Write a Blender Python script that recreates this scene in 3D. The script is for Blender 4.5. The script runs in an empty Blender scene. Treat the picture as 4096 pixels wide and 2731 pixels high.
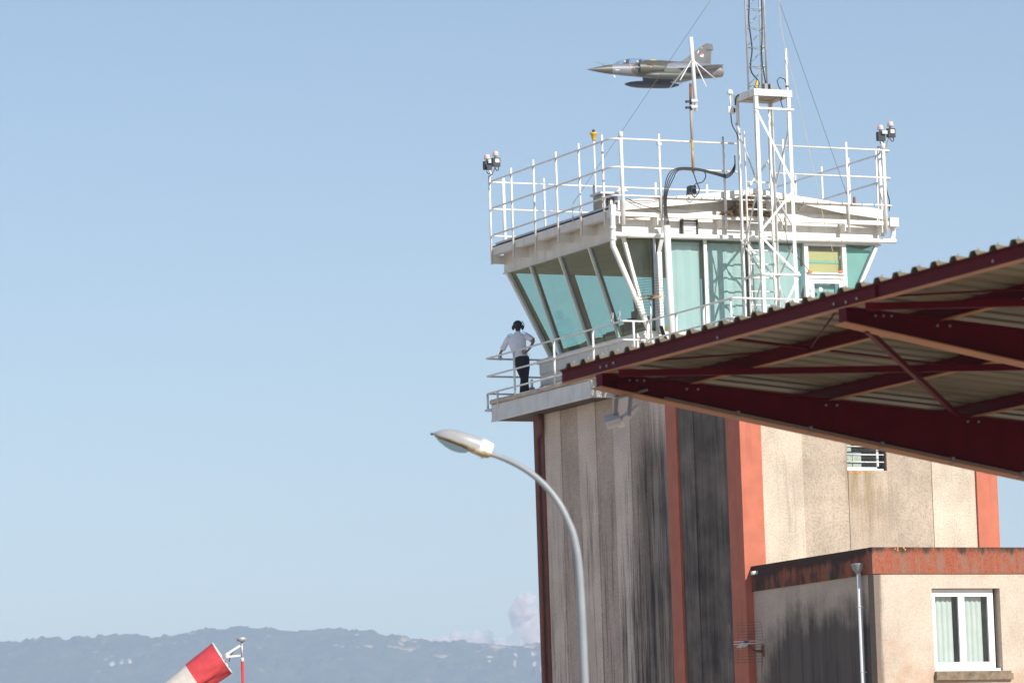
import bpy, bmesh, math, random
import numpy as np
from mathutils import Vector, Matrix
random.seed(7); RNG = np.random.RandomState(11)
SC = bpy.context.scene
COL = SC.collection

# ------------------------------------------------------------------ camera
# world axes: X (u) runs along the sunlit tower face, Y (v) away along the shaded face, Z up
FPX, YAW, PITCH, ROLL = 18260.8, 0.44053568, 0.11694492, 0.03239613
def _axes():
    cy, sy, cp, sp, cr, sr = math.cos(YAW), math.sin(YAW), math.cos(PITCH), math.sin(PITCH), math.cos(ROLL), math.sin(ROLL)
    def tc(r, f, u):
        x = r; zf = f*cp + u*sp; y = -(u*cp - f*sp)
        return (cr*x + sr*y, -sr*x + cr*y, zf)
    return np.array([tc(cy, sy, 0), tc(-sy, cy, 0), tc(0, 0, 1)])
M = _axes()
def ray(px, py): return M @ np.array([(px-2048)/FPX, (py-1365.5)/FPX, 1.0])
_r = ray(2972, 1964); _k = 104.0/math.hypot(_r[0], _r[1])
CAM = np.array([-_r[0]*_k, -_r[1]*_k, 1.7])
def pu(px, py, u): d = ray(px, py); return Vector(CAM + d*(u-CAM[0])/d[0])     # pixel onto plane X = u
def pv(px, py, v): d = ray(px, py); return Vector(CAM + d*(v-CAM[1])/d[1])     # pixel onto plane Y = v
def pz(px, py, z): d = ray(px, py); return Vector(CAM + d*(z-CAM[2])/d[2])
def pd(px, py, dist): d = ray(px, py); return Vector(CAM + d*dist/math.hypot(d[0], d[1]))
RIGHT = Vector((math.cos(YAW), -math.sin(YAW), 0)); FWD = Vector((math.sin(YAW), math.cos(YAW), 0))
def pp(px, py, P0):                                                            # pixel onto the upright plane through P0 facing the viewer
    d = Vector(ray(px, py)); c = Vector(CAM); return c + d*((Vector(P0)-c).dot(FWD)/d.dot(FWD))

cd = bpy.data.cameras.new('camera'); cam = bpy.data.objects.new('camera', cd); COL.objects.link(cam)
cam.matrix_world = Matrix(((M[0,0], -M[0,1], -M[0,2], CAM[0]), (M[1,0], -M[1,1], -M[1,2], CAM[1]), (M[2,0], -M[2,1], -M[2,2], CAM[2]), (0,0,0,1)))
cd.sensor_width = 36.0; cd.lens = 36.0*FPX/4096.0; cd.clip_start = 0.5; cd.clip_end = 80000
cd.dof.use_dof = True; cd.dof.focus_distance = 107.0; cd.dof.aperture_fstop = 5.0
SC.camera = cam

# ------------------------------------------------------------------ world, sun, exposure
SUN_EL, SUN_AZ = math.radians(31), math.radians(15)
SDIR = Vector((math.sin(SUN_AZ)*math.cos(SUN_EL), -math.cos(SUN_AZ)*math.cos(SUN_EL), math.sin(SUN_EL)))
w = bpy.data.worlds.new('World'); SC.world = w; w.use_nodes = True
wt = w.node_tree; wt.nodes.clear()
sky = wt.nodes.new('ShaderNodeTexSky'); sky.sky_type = 'NISHITA'; sky.sun_disc = False
sky.sun_elevation = SUN_EL; sky.sun_rotation = math.atan2(SDIR.x, SDIR.y)
sky.altitude = 200; sky.air_density = 1.0; sky.dust_density = 0.4; sky.ozone_density = 1.6
bg = wt.nodes.new('ShaderNodeBackground'); bg.inputs[1].default_value = 0.088
wo = wt.nodes.new('ShaderNodeOutputWorld')
wt.links.new(sky.outputs[0], bg.inputs[0]); wt.links.new(bg.outputs[0], wo.inputs[0])
sl = bpy.data.lights.new('sun', 'SUN'); sl.energy = 4.5; sl.angle = math.radians(0.53); sl.color = (1.0, 0.93, 0.84)
so = bpy.data.objects.new('sun', sl); COL.objects.link(so); so.rotation_euler = SDIR.to_track_quat('Z', 'Y').to_euler(); so.location = (0, -40, 60)
vs = SC.view_settings; vs.view_transform = 'Standard'; vs.look = 'None'; vs.exposure = 0.38; vs.gamma = 1.0; vs.use_curve_mapping = False
cy = SC.cycles; cy.use_denoising = True; cy.max_bounces = 8; cy.transparent_max_bounces = 48; cy.volume_bounces = 1
cy.caustics_reflective = False; cy.caustics_refractive = False; cy.sample_clamp_indirect = 6

# ------------------------------------------------------------------ helpers
class NT:
    def __init__(s, m): s.t = m.node_tree; s.t.nodes.clear()
    def n(s, typ, attrs=None, **ins):
        nd = s.t.nodes.new(typ)
        for k, v in (attrs or {}).items(): setattr(nd, k, v)
        for k, v in ins.items():
            key = int(k[1:]) if k[0] == 'i' and k[1:].isdigit() else k.replace('_', ' ')
            s.set(nd.inputs[key], v)
        return nd
    def set(s, sock, v):
        if isinstance(v, bpy.types.NodeSocket): s.t.links.new(v, sock)
        elif isinstance(v, bpy.types.Node): s.t.links.new(v.outputs[0], sock)
        else:
            if isinstance(v, (tuple, list)) and len(v) == 3 and sock.type == 'RGBA': v = (*v, 1)
            sock.default_value = v
    def math(s, op, a, b=0.0, clamp=False):
        nd = s.t.nodes.new('ShaderNodeMath'); nd.operation = op; nd.use_clamp = clamp
        s.set(nd.inputs[0], a); s.set(nd.inputs[1], b); return nd.outputs[0]
    def mix(s, f, a, b, blend='MIX'):
        nd = s.t.nodes.new('ShaderNodeMix'); nd.data_type = 'RGBA'; nd.blend_type = blend
        s.set(nd.inputs[0], f); s.set(nd.inputs[6], a); s.set(nd.inputs[7], b); return nd.outputs[2]
    def ramp(s, f, lo, hi, a=0.0, b=1.0):
        nd = s.t.nodes.new('ShaderNodeMapRange'); nd.clamp = True; nd.interpolation_type = 'SMOOTHSTEP'
        s.set(nd.inputs[0], f); s.set(nd.inputs[1], lo); s.set(nd.inputs[2], hi); s.set(nd.inputs[3], a); s.set(nd.inputs[4], b); return nd.outputs[0]
    def pos(s, local=False):
        if local: return s.n('ShaderNodeTexCoord').outputs['Object']
        return s.n('ShaderNodeNewGeometry').outputs['Position']
    def noise(s, vec, scale, detail=3.0, stretch=None, rough=0.55):
        if stretch: 
            mp = s.n('ShaderNodeMapping', None, Vector=vec); mp.inputs['Scale'].default_value = stretch; vec = mp.outputs[0]
        return s.n('ShaderNodeTexNoise', None, Vector=vec, Scale=scale, Detail=detail, Roughness=rough).outputs[0]
    def xyz(s, vec): return s.n('ShaderNodeSeparateXYZ', None, i0=vec).outputs
    def out(s, sh, vol=False):
        o = s.n('ShaderNodeOutputMaterial'); s.set(o.inputs[1 if vol else 0], sh); return o
MATS = {}
def newmat(name):
    m = bpy.data.materials.new(name); m.use_nodes = True; MATS[name] = m; return m, NT(m)
def paint(name, col, rough=0.5, metal=0.0, var=0.12, vscale=3.0, dirt=None, dirt_amt=0.0, streak=(4, 4, 0.5), bump=0.0, bscale=60.0, local=False, spec=0.5):
    """plain surface with tone variation, optional streaky dirt and fine relief"""
    m, t = newmat(name); p = t.pos(local)
    n1 = t.noise(p, vscale, 4)
    f = t.ramp(n1, 0.25, 0.75, 1-var, 1+var)
    c = t.mix(1.0, (*col, 1), t.n('ShaderNodeCombineColor', None, i0=f, i1=f, i2=f).outputs[0], 'MULTIPLY')
    if dirt:
        n2 = t.noise(p, 1.6, 5, streak, 0.65)
        c = t.mix(t.ramp(n2, 0.5, 0.74, 0, dirt_amt), c, (*dirt, 1))
    b = t.n('ShaderNodeBsdfPrincipled', None, Base_Color=c, Roughness=rough, Metallic=metal)
    b.inputs['Specular IOR Level'].default_value = spec
    if bump:
        bn = t.n('ShaderNodeBump', None, Height=t.noise(p, bscale, 3), Strength=bump, Distance=0.02); t.set(b.inputs['Normal'], bn)
    t.out(b); return m

class MB:
    """collects shapes; build() links them as one mesh object"""
    def __init__(s): s.v = []; s.f = []; s.sm = []
    def add(s, vs_, fs, smooth=False):
        o = len(s.v); s.v += [tuple(x) for x in vs_]; s.f += [tuple(i+o for i in f) for f in fs]; s.sm += [smooth]*len(fs); return s
    def box(s, a, b):
        (x0, x1), (y0, y1), (z0, z1) = [sorted((a[i], b[i])) for i in range(3)]
        return s.add([(x0,y0,z0),(x1,y0,z0),(x1,y1,z0),(x0,y1,z0),(x0,y0,z1),(x1,y0,z1),(x1,y1,z1),(x0,y1,z1)],
              [(3,2,1,0),(4,5,6,7),(0,1,5,4),(1,2,6,5),(2,3,7,6),(3,0,4,7)])
    def bar(s, p, q, w_, h_, up=(0,0,1)):
        """rectangular bar from p to q, width w_ and height h_ along 'up'"""
        p, q = Vector(p), Vector(q); d = (q-p).normalized(); up = Vector(up)
        if abs(d.dot(up)) > 0.98: up = Vector((1,0,0))
        sx = d.cross(up).normalized(); sz = sx.cross(d).normalized(); a, b = sx*w_/2, sz*h_/2
        return s.add([p-a-b, p+a-b, p+a+b, p-a+b, q-a-b, q+a-b, q+a+b, q-a+b], [(0,1,2,3),(7,6,5,4),(0,4,5,1),(1,5,6,2),(2,6,7,3),(3,7,4,0)])
    def quadslab(s, pts, off):
        """prism from a planar polygon pushed by the vector off"""
        n = len(pts); off = Vector(off); P = [Vector(x) for x in pts]
        return s.add(P+[x+off for x in P], [tuple(range(n))[::-1], tuple(range(n, 2*n))] + [(i, (i+1) % n, n+(i+1) % n, n+i) for i in range(n)])
    def tube(s, pts, r, n=8, closed=False, smooth=True):
        pts = [Vector(x) for x in pts]; k = len(pts); rr = r if isinstance(r, (list, tuple)) else [r]*k
        vs_, fs = [], []
        ref = None
        for i, p in enumerate(pts):
            if closed: d = pts[(i+1) % k]-pts[i-1]
            else: d = pts[min(i+1, k-1)]-pts[max(i-1, 0)]
            d.normalize()
            if ref is None: ref = Vector((0,0,1)) if abs(d.z) < 0.9 else Vector((1,0,0))
            sx = d.cross(ref).normalized(); sy = sx.cross(d).normalized(); ref = sy
            for j in range(n):
                a = 2*math.pi*j/n; vs_.append(p + sx*math.cos(a)*rr[i] + sy*math.sin(a)*rr[i])
        m_ = k if closed else k-1
        for i in range(m_):
            for j in range(n):
                a, b = i*n+j, i*n+(j+1) % n; c, e = ((i+1) % k)*n+(j+1) % n, ((i+1) % k)*n+j
                fs.append((a, b, c, e))
        o = len(s.v); s.add(vs_, fs, smooth)
        if not closed:
            s.f += [tuple(o+j for j in range(n))[::-1], tuple(o+(k-1)*n+j for j in range(n))]; s.sm += [False, False]
        return s
    def rod(s, p, q, r, n=8, r2=None): return s.tube([p, q], [r, r if r2 is None else r2], n)
    def lathe(s, prof, c=(0,0,0), n=16, axis='z'):
        """profile [(radius, height)] spun about an upright axis through c"""
        vs_, fs = [], []; k = len(prof); c = Vector(c)
        for r, h in prof:
            for j in range(n):
                a = 2*math.pi*j/n
                q = (r*math.cos(a), r*math.sin(a), h)
                if axis == 'x': q = (h, r*math.cos(a), r*math.sin(a))
                if axis == 'y': q = (r*math.sin(a), h, r*math.cos(a))
                vs_.append(c+Vector(q))
        for i in range(k-1):
            for j in range(n): fs.append((i*n+j, i*n+(j+1) % n, (i+1)*n+(j+1) % n, (i+1)*n+j))
        o = len(s.v); s.add(vs_, fs, True); s.f += [tuple(o+j for j in range(n))[::-1], tuple(o+(k-1)*n+j for j in range(n))]; s.sm += [False, False]; return s
    def ball(s, c, r, n=14, m=9, sq=(1,1,1)):
        c = Vector(c); vs_, fs = [], []
        for i in range(m+1):
            th = math.pi*i/m
            for j in range(n):
                a = 2*math.pi*j/n; vs_.append(c+Vector((r*sq[0]*math.sin(th)*math.cos(a), r*sq[1]*math.sin(th)*math.sin(a), r*sq[2]*math.cos(th))))
        for i in range(m):
            for j in range(n): fs.append(((i+1)*n+j, (i+1)*n+(j+1) % n, i*n+(j+1) % n, i*n+j))
        return s.add(vs_, fs, True)
    def build(s, name, m, parent=None, base=None, kind=None, label=None):
        b = Vector(base) if base is not None else (Vector(parent['_b']) if parent is not None and '_b' in parent else Vector((0,0,0)))
        me = bpy.data.meshes.new(name); me.from_pydata([Vector(x)-b for x in s.v], [], s.f)
        me.polygons.foreach_set('use_smooth', s.sm)
        me.validate(); me.update()
        if isinstance(m, str): m = MATS[m]
        me.materials.append(m)
        o = bpy.data.objects.new(name, me); COL.objects.link(o)
        if parent is not None: o.parent = parent; o['_b'] = tuple(b)
        elif base is not None: o.location = b; o['_b'] = tuple(b)
        if kind: o['kind'] = kind
        if label: o['label'] = label
        return o
def thing(name, label, cat, base, group=None):
    o = bpy.data.objects.new(name, None); COL.objects.link(o); o.location = Vector(base); o['_b'] = tuple(Vector(base)); o.empty_display_size = 0.3
    o['label'] = label; o['category'] = cat
    if group: o['group'] = group
    return o
def tag(o, label, cat, group=None):
    o['label'] = label; o['category'] = cat
    if group: o['group'] = group
    return o
def bez(pts, k=8):
    """smooth curve through points (Catmull-Rom)"""
    P = [Vector(p) for p in pts]; P = [P[0]*2-P[1]] + P + [P[-1]*2-P[-2]]; out = []
    for i in range(1, len(P)-2):
        for j in range(k):
            t = j/k; a, b, c, d = P[i-1], P[i], P[i+1], P[i+2]
            out.append(0.5*((2*b)+(c-a)*t+(2*a-5*b+4*c-d)*t*t+(3*b-a-3*c+d)*t**3))
    out.append(P[-2]); return out

# ------------------------------------------------------------------ materials
paint('white_metal', (0.80, 0.80, 0.77), 0.4, var=0.06, dirt=(0.38, 0.30, 0.22), dirt_amt=0.45, streak=(5, 5, 2.0))
paint('white_fascia', (0.78, 0.755, 0.70), 0.55, var=0.07, dirt=(0.42, 0.36, 0.28), dirt_amt=0.35, streak=(3, 3, 0.35))
paint('white_pvc', (0.82, 0.82, 0.80), 0.35, var=0.05, dirt=(0.35, 0.33, 0.28), dirt_amt=0.3, streak=(3, 3, 0.8))
paint('pale_grey_metal', (0.62, 0.63, 0.64), 0.45, var=0.08, dirt=(0.3, 0.28, 0.25), dirt_amt=0.25)
paint('galvanised', (0.50, 0.53, 0.55), 0.38, metal=0.35, var=0.14, vscale=6, dirt=(0.35, 0.33, 0.3), dirt_amt=0.3)
paint('lamp_pole_grey', (0.28, 0.31, 0.335), 0.42, var=0.08, vscale=5)
paint('zinc_grey', (0.28, 0.30, 0.32), 0.5, var=0.1)
paint('black_plastic', (0.025, 0.027, 0.03), 0.45, var=0.1)
paint('black_cable', (0.02, 0.02, 0.024), 0.5, var=0.1)
paint('bitumen', (0.03, 0.027, 0.027), 0.8, var=0.3, vscale=8, bump=0.4)
paint('dark_gap', (0.035, 0.03, 0.027), 0.9, var=0.2)
paint('rust', (0.22, 0.10, 0.045), 0.85, var=0.3, vscale=10, bump=0.3)
paint('rusty_yellow_paint', (0.42, 0.27, 0.06), 0.7, var=0.3, vscale=9, dirt=(0.5, 0.45, 0.38), dirt_amt=0.9, streak=(6, 6, 3), bump=0.2)
paint('yellow_plastic', (0.75, 0.46, 0.02), 0.4, var=0.06)
paint('orange_plastic', (0.8, 0.2, 0.03), 0.5, var=0.06)
paint('glass_red', (0.80, 0.55, 0.50), 0.15, var=0.05)
paint('coping_stone', (0.62, 0.49, 0.39), 0.85, var=0.18, vscale=5, dirt=(0.2, 0.16, 0.13), dirt_amt=0.55, streak=(5, 5, 4), bump=0.5, bscale=40)
paint('slab_metal', (0.76, 0.755, 0.74), 0.5, var=0.06, dirt=(0.36, 0.33, 0.3), dirt_amt=0.3, streak=(3, 3, 0.6))
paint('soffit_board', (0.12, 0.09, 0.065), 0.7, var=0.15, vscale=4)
paint('column_red', (0.50, 0.145, 0.082), 0.7, var=0.10, vscale=2.5, dirt=(0.25, 0.07, 0.05), dirt_amt=0.35, streak=(4, 4, 0.3), bump=0.15, bscale=90)
paint('column_brown', (0.20, 0.075, 0.055), 0.75, var=0.15, vscale=3, dirt=(0.08, 0.035, 0.03), dirt_amt=0.5, streak=(4, 4, 0.4), bump=0.15)
paint('shaft_core', (0.10, 0.09, 0.085), 0.9, var=0.15)
paint('interior_brown', (0.37, 0.225, 0.05), 0.7, var=0.15, vscale=2)
paint('interior_dark', (0.06, 0.05, 0.035), 0.7, var=0.2)
paint('canopy_red', (0.10, 0.0022, 0.006), 0.5, var=0.12, vscale=3, dirt=(0.05, 0.003, 0.005), dirt_amt=0.4, spec=0.07)
paint('canopy_flange_bounce', (0.43, 0.175, 0.075), 0.55, var=0.14, vscale=2.5)  # undersides of the red beams: warm ground bounce put into the colour
paint('sheet_beige', (0.165, 0.132, 0.08), 0.5, var=0.14, vscale=1.2, dirt=(0.2, 0.17, 0.12), dirt_amt=0.3, streak=(0.5, 4, 4))
paint('blue_tint_rail', (0.45, 0.55, 0.6), 0.5)
paint('skin', (0.30, 0.155, 0.10), 0.55, var=0.1, vscale=12)
paint('shirt_white', (0.85, 0.87, 0.98), 0.8, var=0.05, vscale=9, bump=0.5, bscale=18)
paint('trousers_navy', (0.010, 0.011, 0.018), 0.85, var=0.15, vscale=9)
paint('hair_dark', (0.012, 0.009, 0.008), 0.6, var=0.3, vscale=60)
paint('sock_red', (0.66, 0.065, 0.075), 0.6, var=0.10, vscale=5, bump=0.35, bscale=7)
paint('sock_white', (0.66, 0.62, 0.57), 0.7, var=0.06, vscale=5, bump=0.3, bscale=7)
paint('pole_red', (0.62, 0.05, 0.05), 0.45)
paint('lamp_grey', (0.36, 0.37, 0.38), 0.35, var=0.06, vscale=6)
paint('lamp_white', (0.80, 0.78, 0.76), 0.4, var=0.04)
paint('lamp_dirty', (0.42, 0.33, 0.17), 0.6, var=0.3, vscale=14, dirt=(0.70, 0.66, 0.6), dirt_amt=0.9, streak=(9, 9, 5))
paint('twig', (0.24, 0.165, 0.085), 0.9, var=0.35, vscale=25)
paint('lichen_orange', (0.72, 0.27, 0.02), 0.9, var=0.25, vscale=30)
paint('curtain_white', (0.72, 0.72, 0.68), 0.9, var=0.05)
paint('carton', (0.62, 0.60, 0.50), 0.8, var=0.05)
paint('carton_print', (0.22, 0.30, 0.36), 0.8)
paint('blind_yellow', (0.62, 0.52, 0.22), 0.8, var=0.05)
paint('blind_green', (0.30, 0.55, 0.40), 0.8, var=0.05)
paint('louvre', (0.80, 0.78, 0.80), 0.45, var=0.08)
paint('tank_green', (0.075, 0.08, 0.058), 0.4, var=0.12, local=True)
paint('tank_dark', (0.05, 0.045, 0.05), 0.5, var=0.12, local=True)
paint('jet_metal', (0.30, 0.27, 0.24), 0.35, metal=0.7, var=0.25, vscale=3, local=True)
paint('jet_grey', (0.25, 0.27, 0.31), 0.5, var=0.1, local=True)
paint('jet_yellow', (0.75, 0.42, 0.03), 0.5); paint('jet_red', (0.55, 0.06, 0.05), 0.5); paint('jet_white', (0.75, 0.73, 0.70), 0.5)
paint('window_pvc', (0.82, 0.82, 0.82), 0.3, var=0.03)
paint('sill_concrete', (0.24, 0.18, 0.12), 0.9, var=0.3, vscale=6, dirt=(0.05, 0.04, 0.03), dirt_amt=0.8, streak=(4, 4, 3), bump=0.4)
paint('concrete_ground', (0.50, 0.42, 0.32), 0.9, var=0.15, vscale=0.3)
paint('concrete_plain', (0.40, 0.36, 0.31), 0.9, var=0.12, bump=0.2)
paint('rope_pale', (0.55, 0.50, 0.38), 0.8); paint('wire_steel', (0.16, 0.16, 0.17), 0.5)
paint('aerial_white', (0.75, 0.70, 0.66), 0.5); paint('aerial_orange', (0.70, 0.42, 0.18), 0.6); paint('aerial_grid', (0.16, 0.11, 0.09), 0.7)

def glass(name, tint, rough=0.0, dust=0.06):
    m, t = newmat(name)
    tr = t.n('ShaderNodeBsdfTransparent', None, Color=(*tint, 1)); gl = t.n('ShaderNodeBsdfGlossy', None, Color=(0.95, 0.97, 1, 1), Roughness=rough)
    fr = t.n('ShaderNodeFresnel', None, IOR=1.45)
    bk = t.n('ShaderNodeNewGeometry').outputs['Backfacing']; ff = t.math('MULTIPLY', fr.outputs[0], t.math('SUBTRACT', 1.0, bk))   # mirror only on the entry face of the thin pane
    mx = t.n('ShaderNodeMixShader', None, i0=ff, i1=tr.outputs[0], i2=gl.outputs[0])
    du = t.ramp(t.noise(t.pos(), 1.7, 5, None, 0.65), 0.35, 0.8, dust*0.3, dust)
    t.out(t.n('ShaderNodeMixShader', None, i0=du, i1=mx.outputs[0], i2=t.n('ShaderNodeBsdfDiffuse', None, Color=(0.5, 0.49, 0.44, 1)).outputs[0])); return m
glass('cab_glass', (0.81, 0.92, 0.88)); glass('clear_glass', (0.90, 0.94, 0.94)); glass('jet_glass', (0.86, 0.90, 0.93)); glass('lamp_glass', (0.6, 0.62, 0.6), 0.15)
m, t = newmat('cab_curtain')
t.out(t.n('ShaderNodeAddShader', None, i0=t.n('ShaderNodeBsdfDiffuse', None, Color=(0.72, 0.67, 0.78, 1)).outputs[0], i1=t.n('ShaderNodeBsdfTranslucent', None, Color=(0.25, 0.28, 0.28, 1)).outputs[0]))

def concrete_a(name, base):
    """pebble-dashed panel of the shaded face with black run-off stains"""
    m, t = newmat(name); p = t.pos(); x, y, z = t.xyz(p)
    peb = t.noise(p, 24, 4, None, 0.85); big = t.noise(p, 0.9, 4)
    f = t.math('MULTIPLY', t.ramp(peb, 0.3, 0.68, 0.66, 1.16), t.ramp(big, 0.25, 0.75, 0.86, 1.1))
    c = t.mix(1.0, (*base, 1), t.n('ShaderNodeCombineColor', None, i0=f, i1=f, i2=f).outputs[0], 'MULTIPLY')
    st = t.noise(p, 1.0, 6, (3, 5.5, 0.22), 0.68); fine = t.noise(p, 1.0, 5, (8, 13, 0.45), 0.7)
    near = t.ramp(y, 6.6, 4.1); low = t.ramp(z, 12.4, 7.2); bay = t.ramp(y, 3.35, 3.25)
    top = t.math('MULTIPLY', t.ramp(z, 11.2, 12.9), t.ramp(y, 3.3, 3.6))
    a = t.math('ADD', t.math('MULTIPLY', t.ramp(st, 0.3, 0.7), 0.62), t.math('MULTIPLY', t.ramp(fine, 0.3, 0.7), 0.34))
    a = t.math('ADD', a, t.math('MULTIPLY', near, 0.40)); a = t.math('ADD', a, t.math('MULTIPLY', low, 0.20))
    a = t.math('SUBTRACT', a, t.math('MULTIPLY', top, 0.40)); a = t.math('ADD', a, t.math('MULTIPLY', bay, 0.02))
    s = t.ramp(a, 0.56, 1.12, 0, 0.93)
    wash = t.math('MULTIPLY', t.ramp(t.math('ADD', y, t.math('MULTIPLY', t.math('SUBTRACT', st, 0.5), 2.6)), 5.75, 4.9), t.ramp(t.math('ADD', z, t.math('MULTIPLY', t.math('SUBTRACT', 0.5, st), 4.0)), 13.0, 11.6))
    wash = t.math('MULTIPLY', t.math('MAXIMUM', wash, t.math('MULTIPLY', bay, 1.25)), 0.66)
    s = t.math('MAXIMUM', s, wash)
    c = t.mix(s, c, t.mix(t.ramp(t.math('ADD', t.math('MULTIPLY', fine, 0.5), t.math('MULTIPLY', big, 0.6)), 0.42, 0.72), (0.026, 0.022, 0.021, 1), (0.15, 0.127, 0.112, 1)))
    b = t.n('ShaderNodeBsdfPrincipled', None, Base_Color=c, Roughness=0.92); b.inputs['Specular IOR Level'].default_value = 0.2
    t.set(b.inputs['Normal'], t.n('ShaderNodeBump', None, Height=peb, Strength=0.6, Distance=0.015)); t.out(b)
concrete_a('panel_light', (0.76, 0.64, 0.55)); concrete_a('panel_tan', (0.57, 0.465, 0.39))
def concrete_b(name, base):
    """pebble-dashed panel of the sunlit face: freckled, grey run-off, ochre algae under the small window"""
    m, t = newmat(name); p = t.pos(); x, y, z = t.xyz(p)
    peb = t.noise(p, 26, 4, None, 0.85); big = t.noise(p, 1.1, 5, (1, 1, 0.8), 0.6)
    f = t.math('MULTIPLY', t.ramp(peb, 0.34, 0.58, 0.70, 1.06), t.ramp(big, 0.28, 0.72, 0.80, 1.12))
    c = t.mix(1.0, (*base, 1), t.n('ShaderNodeCombineColor', None, i0=f, i1=f, i2=f).outputs[0], 'MULTIPLY')
    st = t.noise(p, 1.0, 6, (5, 4, 0.35), 0.65)
    c = t.mix(t.ramp(st, 0.52, 0.8, 0, 0.55), c, (0.17, 0.14, 0.11, 1))
    under = t.math('MULTIPLY', t.math('MULTIPLY', t.ramp(x, 2.66, 2.80), t.ramp(x, 4.0, 3.7)), t.ramp(z, 8.6, 10.7))
    c = t.mix(t.math('MULTIPLY', under, t.ramp(st, 0.40, 0.66, 0, 0.65)), c, (0.24, 0.155, 0.05, 1))
    b = t.n('ShaderNodeBsdfPrincipled', None, Base_Color=c, Roughness=0.92); b.inputs['Specular IOR Level'].default_value = 0.2
    t.set(b.inputs['Normal'], t.n('ShaderNodeBump', None, Height=peb, Strength=0.8, Distance=0.02)); t.out(b)
concrete_b('panel_sunny', (0.52, 0.43, 0.34)); concrete_b('panel_sunny_pale', (0.66, 0.56, 0.45))
def render_wall(name, base, side):
    m, t = newmat(name); p = t.pos(); x, y, z = t.xyz(p)
    gr = t.noise(p, 22, 4, None, 0.85); big = t.noise(p, 1.3, 5)
    f = t.math('MULTIPLY', t.ramp(gr, 0.32, 0.64, 0.82, 1.07), t.ramp(big, 0.25, 0.75, 0.86, 1.06))
    c = t.mix(1.0, (*base, 1), t.n('ShaderNodeCombineColor', None, i0=f, i1=f, i2=f).outputs[0], 'MULTIPLY')
    st = t.noise(p, 1.0, 6, (6, 3.4, 0.22), 0.68); wide = t.noise(p, 0.9, 4)
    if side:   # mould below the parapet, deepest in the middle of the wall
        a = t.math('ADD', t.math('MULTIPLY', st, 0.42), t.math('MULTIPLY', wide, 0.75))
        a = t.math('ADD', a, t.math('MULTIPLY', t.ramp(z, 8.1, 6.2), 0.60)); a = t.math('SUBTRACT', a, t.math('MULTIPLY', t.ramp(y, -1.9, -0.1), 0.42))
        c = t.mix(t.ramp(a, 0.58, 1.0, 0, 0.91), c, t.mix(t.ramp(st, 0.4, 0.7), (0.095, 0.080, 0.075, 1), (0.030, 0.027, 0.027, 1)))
    else:
        near = t.ramp(x, 0.55, 0.13)
        c = t.mix(t.ramp(t.math('ADD', st, t.math('MULTIPLY', near, 0.42)), 0.62, 0.86, 0, 0.75), c, (0.09, 0.07, 0.055, 1))
        c = t.mix(t.ramp(t.math('ADD', wide, t.math('MULTIPLY', t.ramp(z, 6.4, 5.6), 0.2)), 0.56, 0.8, 0, 0.5), c, (0.42, 0.24, 0.13, 1))
    b = t.n('ShaderNodeBsdfPrincipled', None, Base_Color=c, Roughness=0.9); b.inputs['Specular IOR Level'].default_value = 0.2
    t.set(b.inputs['Normal'], t.n('ShaderNodeBump', None, Height=gr, Strength=0.35, Distance=0.01)); t.out(b)
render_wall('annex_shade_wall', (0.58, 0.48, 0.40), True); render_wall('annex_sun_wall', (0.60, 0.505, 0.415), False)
def band(name, amt):
    m, t = newmat(name); p = t.pos(); x, y, z = t.xyz(p)
    gr = t.noise(p, 40, 3); st = t.noise(p, 1.0, 6, (5, 3, 0.9), 0.7); big = t.noise(p, 1.5, 4)
    cr = t.n('ShaderNodeTexVoronoi', {'feature': 'DISTANCE_TO_EDGE'}, Vector=p, Scale=9.0).outputs[0]
    c = t.mix(t.ramp(gr, 0.3, 0.7), (0.25, 0.065, 0.035, 1), (0.40, 0.125, 0.068, 1))
    c = t.mix(t.math('MULTIPLY', t.ramp(cr, 0.03, 0.0), t.ramp(x, 0.9, 0.1, 0, 0.30)), c, (0.50, 0.30, 0.16, 1))
    c = t.mix(t.ramp(st, 0.42, 0.62, 0, 0.65), c, (0.24, 0.17, 0.13, 1))
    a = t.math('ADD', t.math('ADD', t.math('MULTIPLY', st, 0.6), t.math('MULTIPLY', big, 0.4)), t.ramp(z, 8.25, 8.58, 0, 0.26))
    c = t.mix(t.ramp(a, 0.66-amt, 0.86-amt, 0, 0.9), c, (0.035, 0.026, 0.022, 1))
    b = t.n('ShaderNodeBsdfPrincipled', None, Base_Color=c, Roughness=0.88); b.inputs['Specular IOR Level'].default_value = 0.2
    t.set(b.inputs['Normal'], t.n('ShaderNodeBump', None, Height=gr, Strength=0.4, Distance=0.01)); t.out(b)
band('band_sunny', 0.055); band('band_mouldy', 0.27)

# ------------------------------------------------------------------ ground and hills
g = MB(); S_ = 8800
cx, cyy = CAM[0], CAM[1]
g.add([(cx-S_, cyy-S_, 0), (cx+S_, cyy-S_, 0), (cx+S_, cyy+S_, 0), (cx-S_, cyy+S_, 0)], [(0,1,2,3)])
g.build('ground', 'concrete_ground', kind='structure')

def vnoise(x, y, seed):
    """smooth value noise on a hashed lattice"""
    xi, yi = np.floor(x).astype(np.int64), np.floor(y).astype(np.int64); fx, fy = x-xi, y-yi
    fx = fx*fx*(3-2*fx); fy = fy*fy*(3-2*fy)
    def h(a, b):
        n = (a*374761393 + b*668265263 + seed*974634777) & 0x7fffffff
        n = ((n ^ (n >> 13))*1274126177) & 0x7fffffff
        return ((n ^ (n >> 16)) & 0xffff)/65535.0
    return (h(xi, yi)*(1-fx)+h(xi+1, yi)*fx)*(1-fy) + (h(xi, yi+1)*(1-fx)+h(xi+1, yi+1)*fx)*fy
def fbm(x, y, seed, o=4): return sum(vnoise(x*2**k, y*2**k, seed+k)*0.5**k for k in range(o))/(2-0.5**(o-1))

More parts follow.
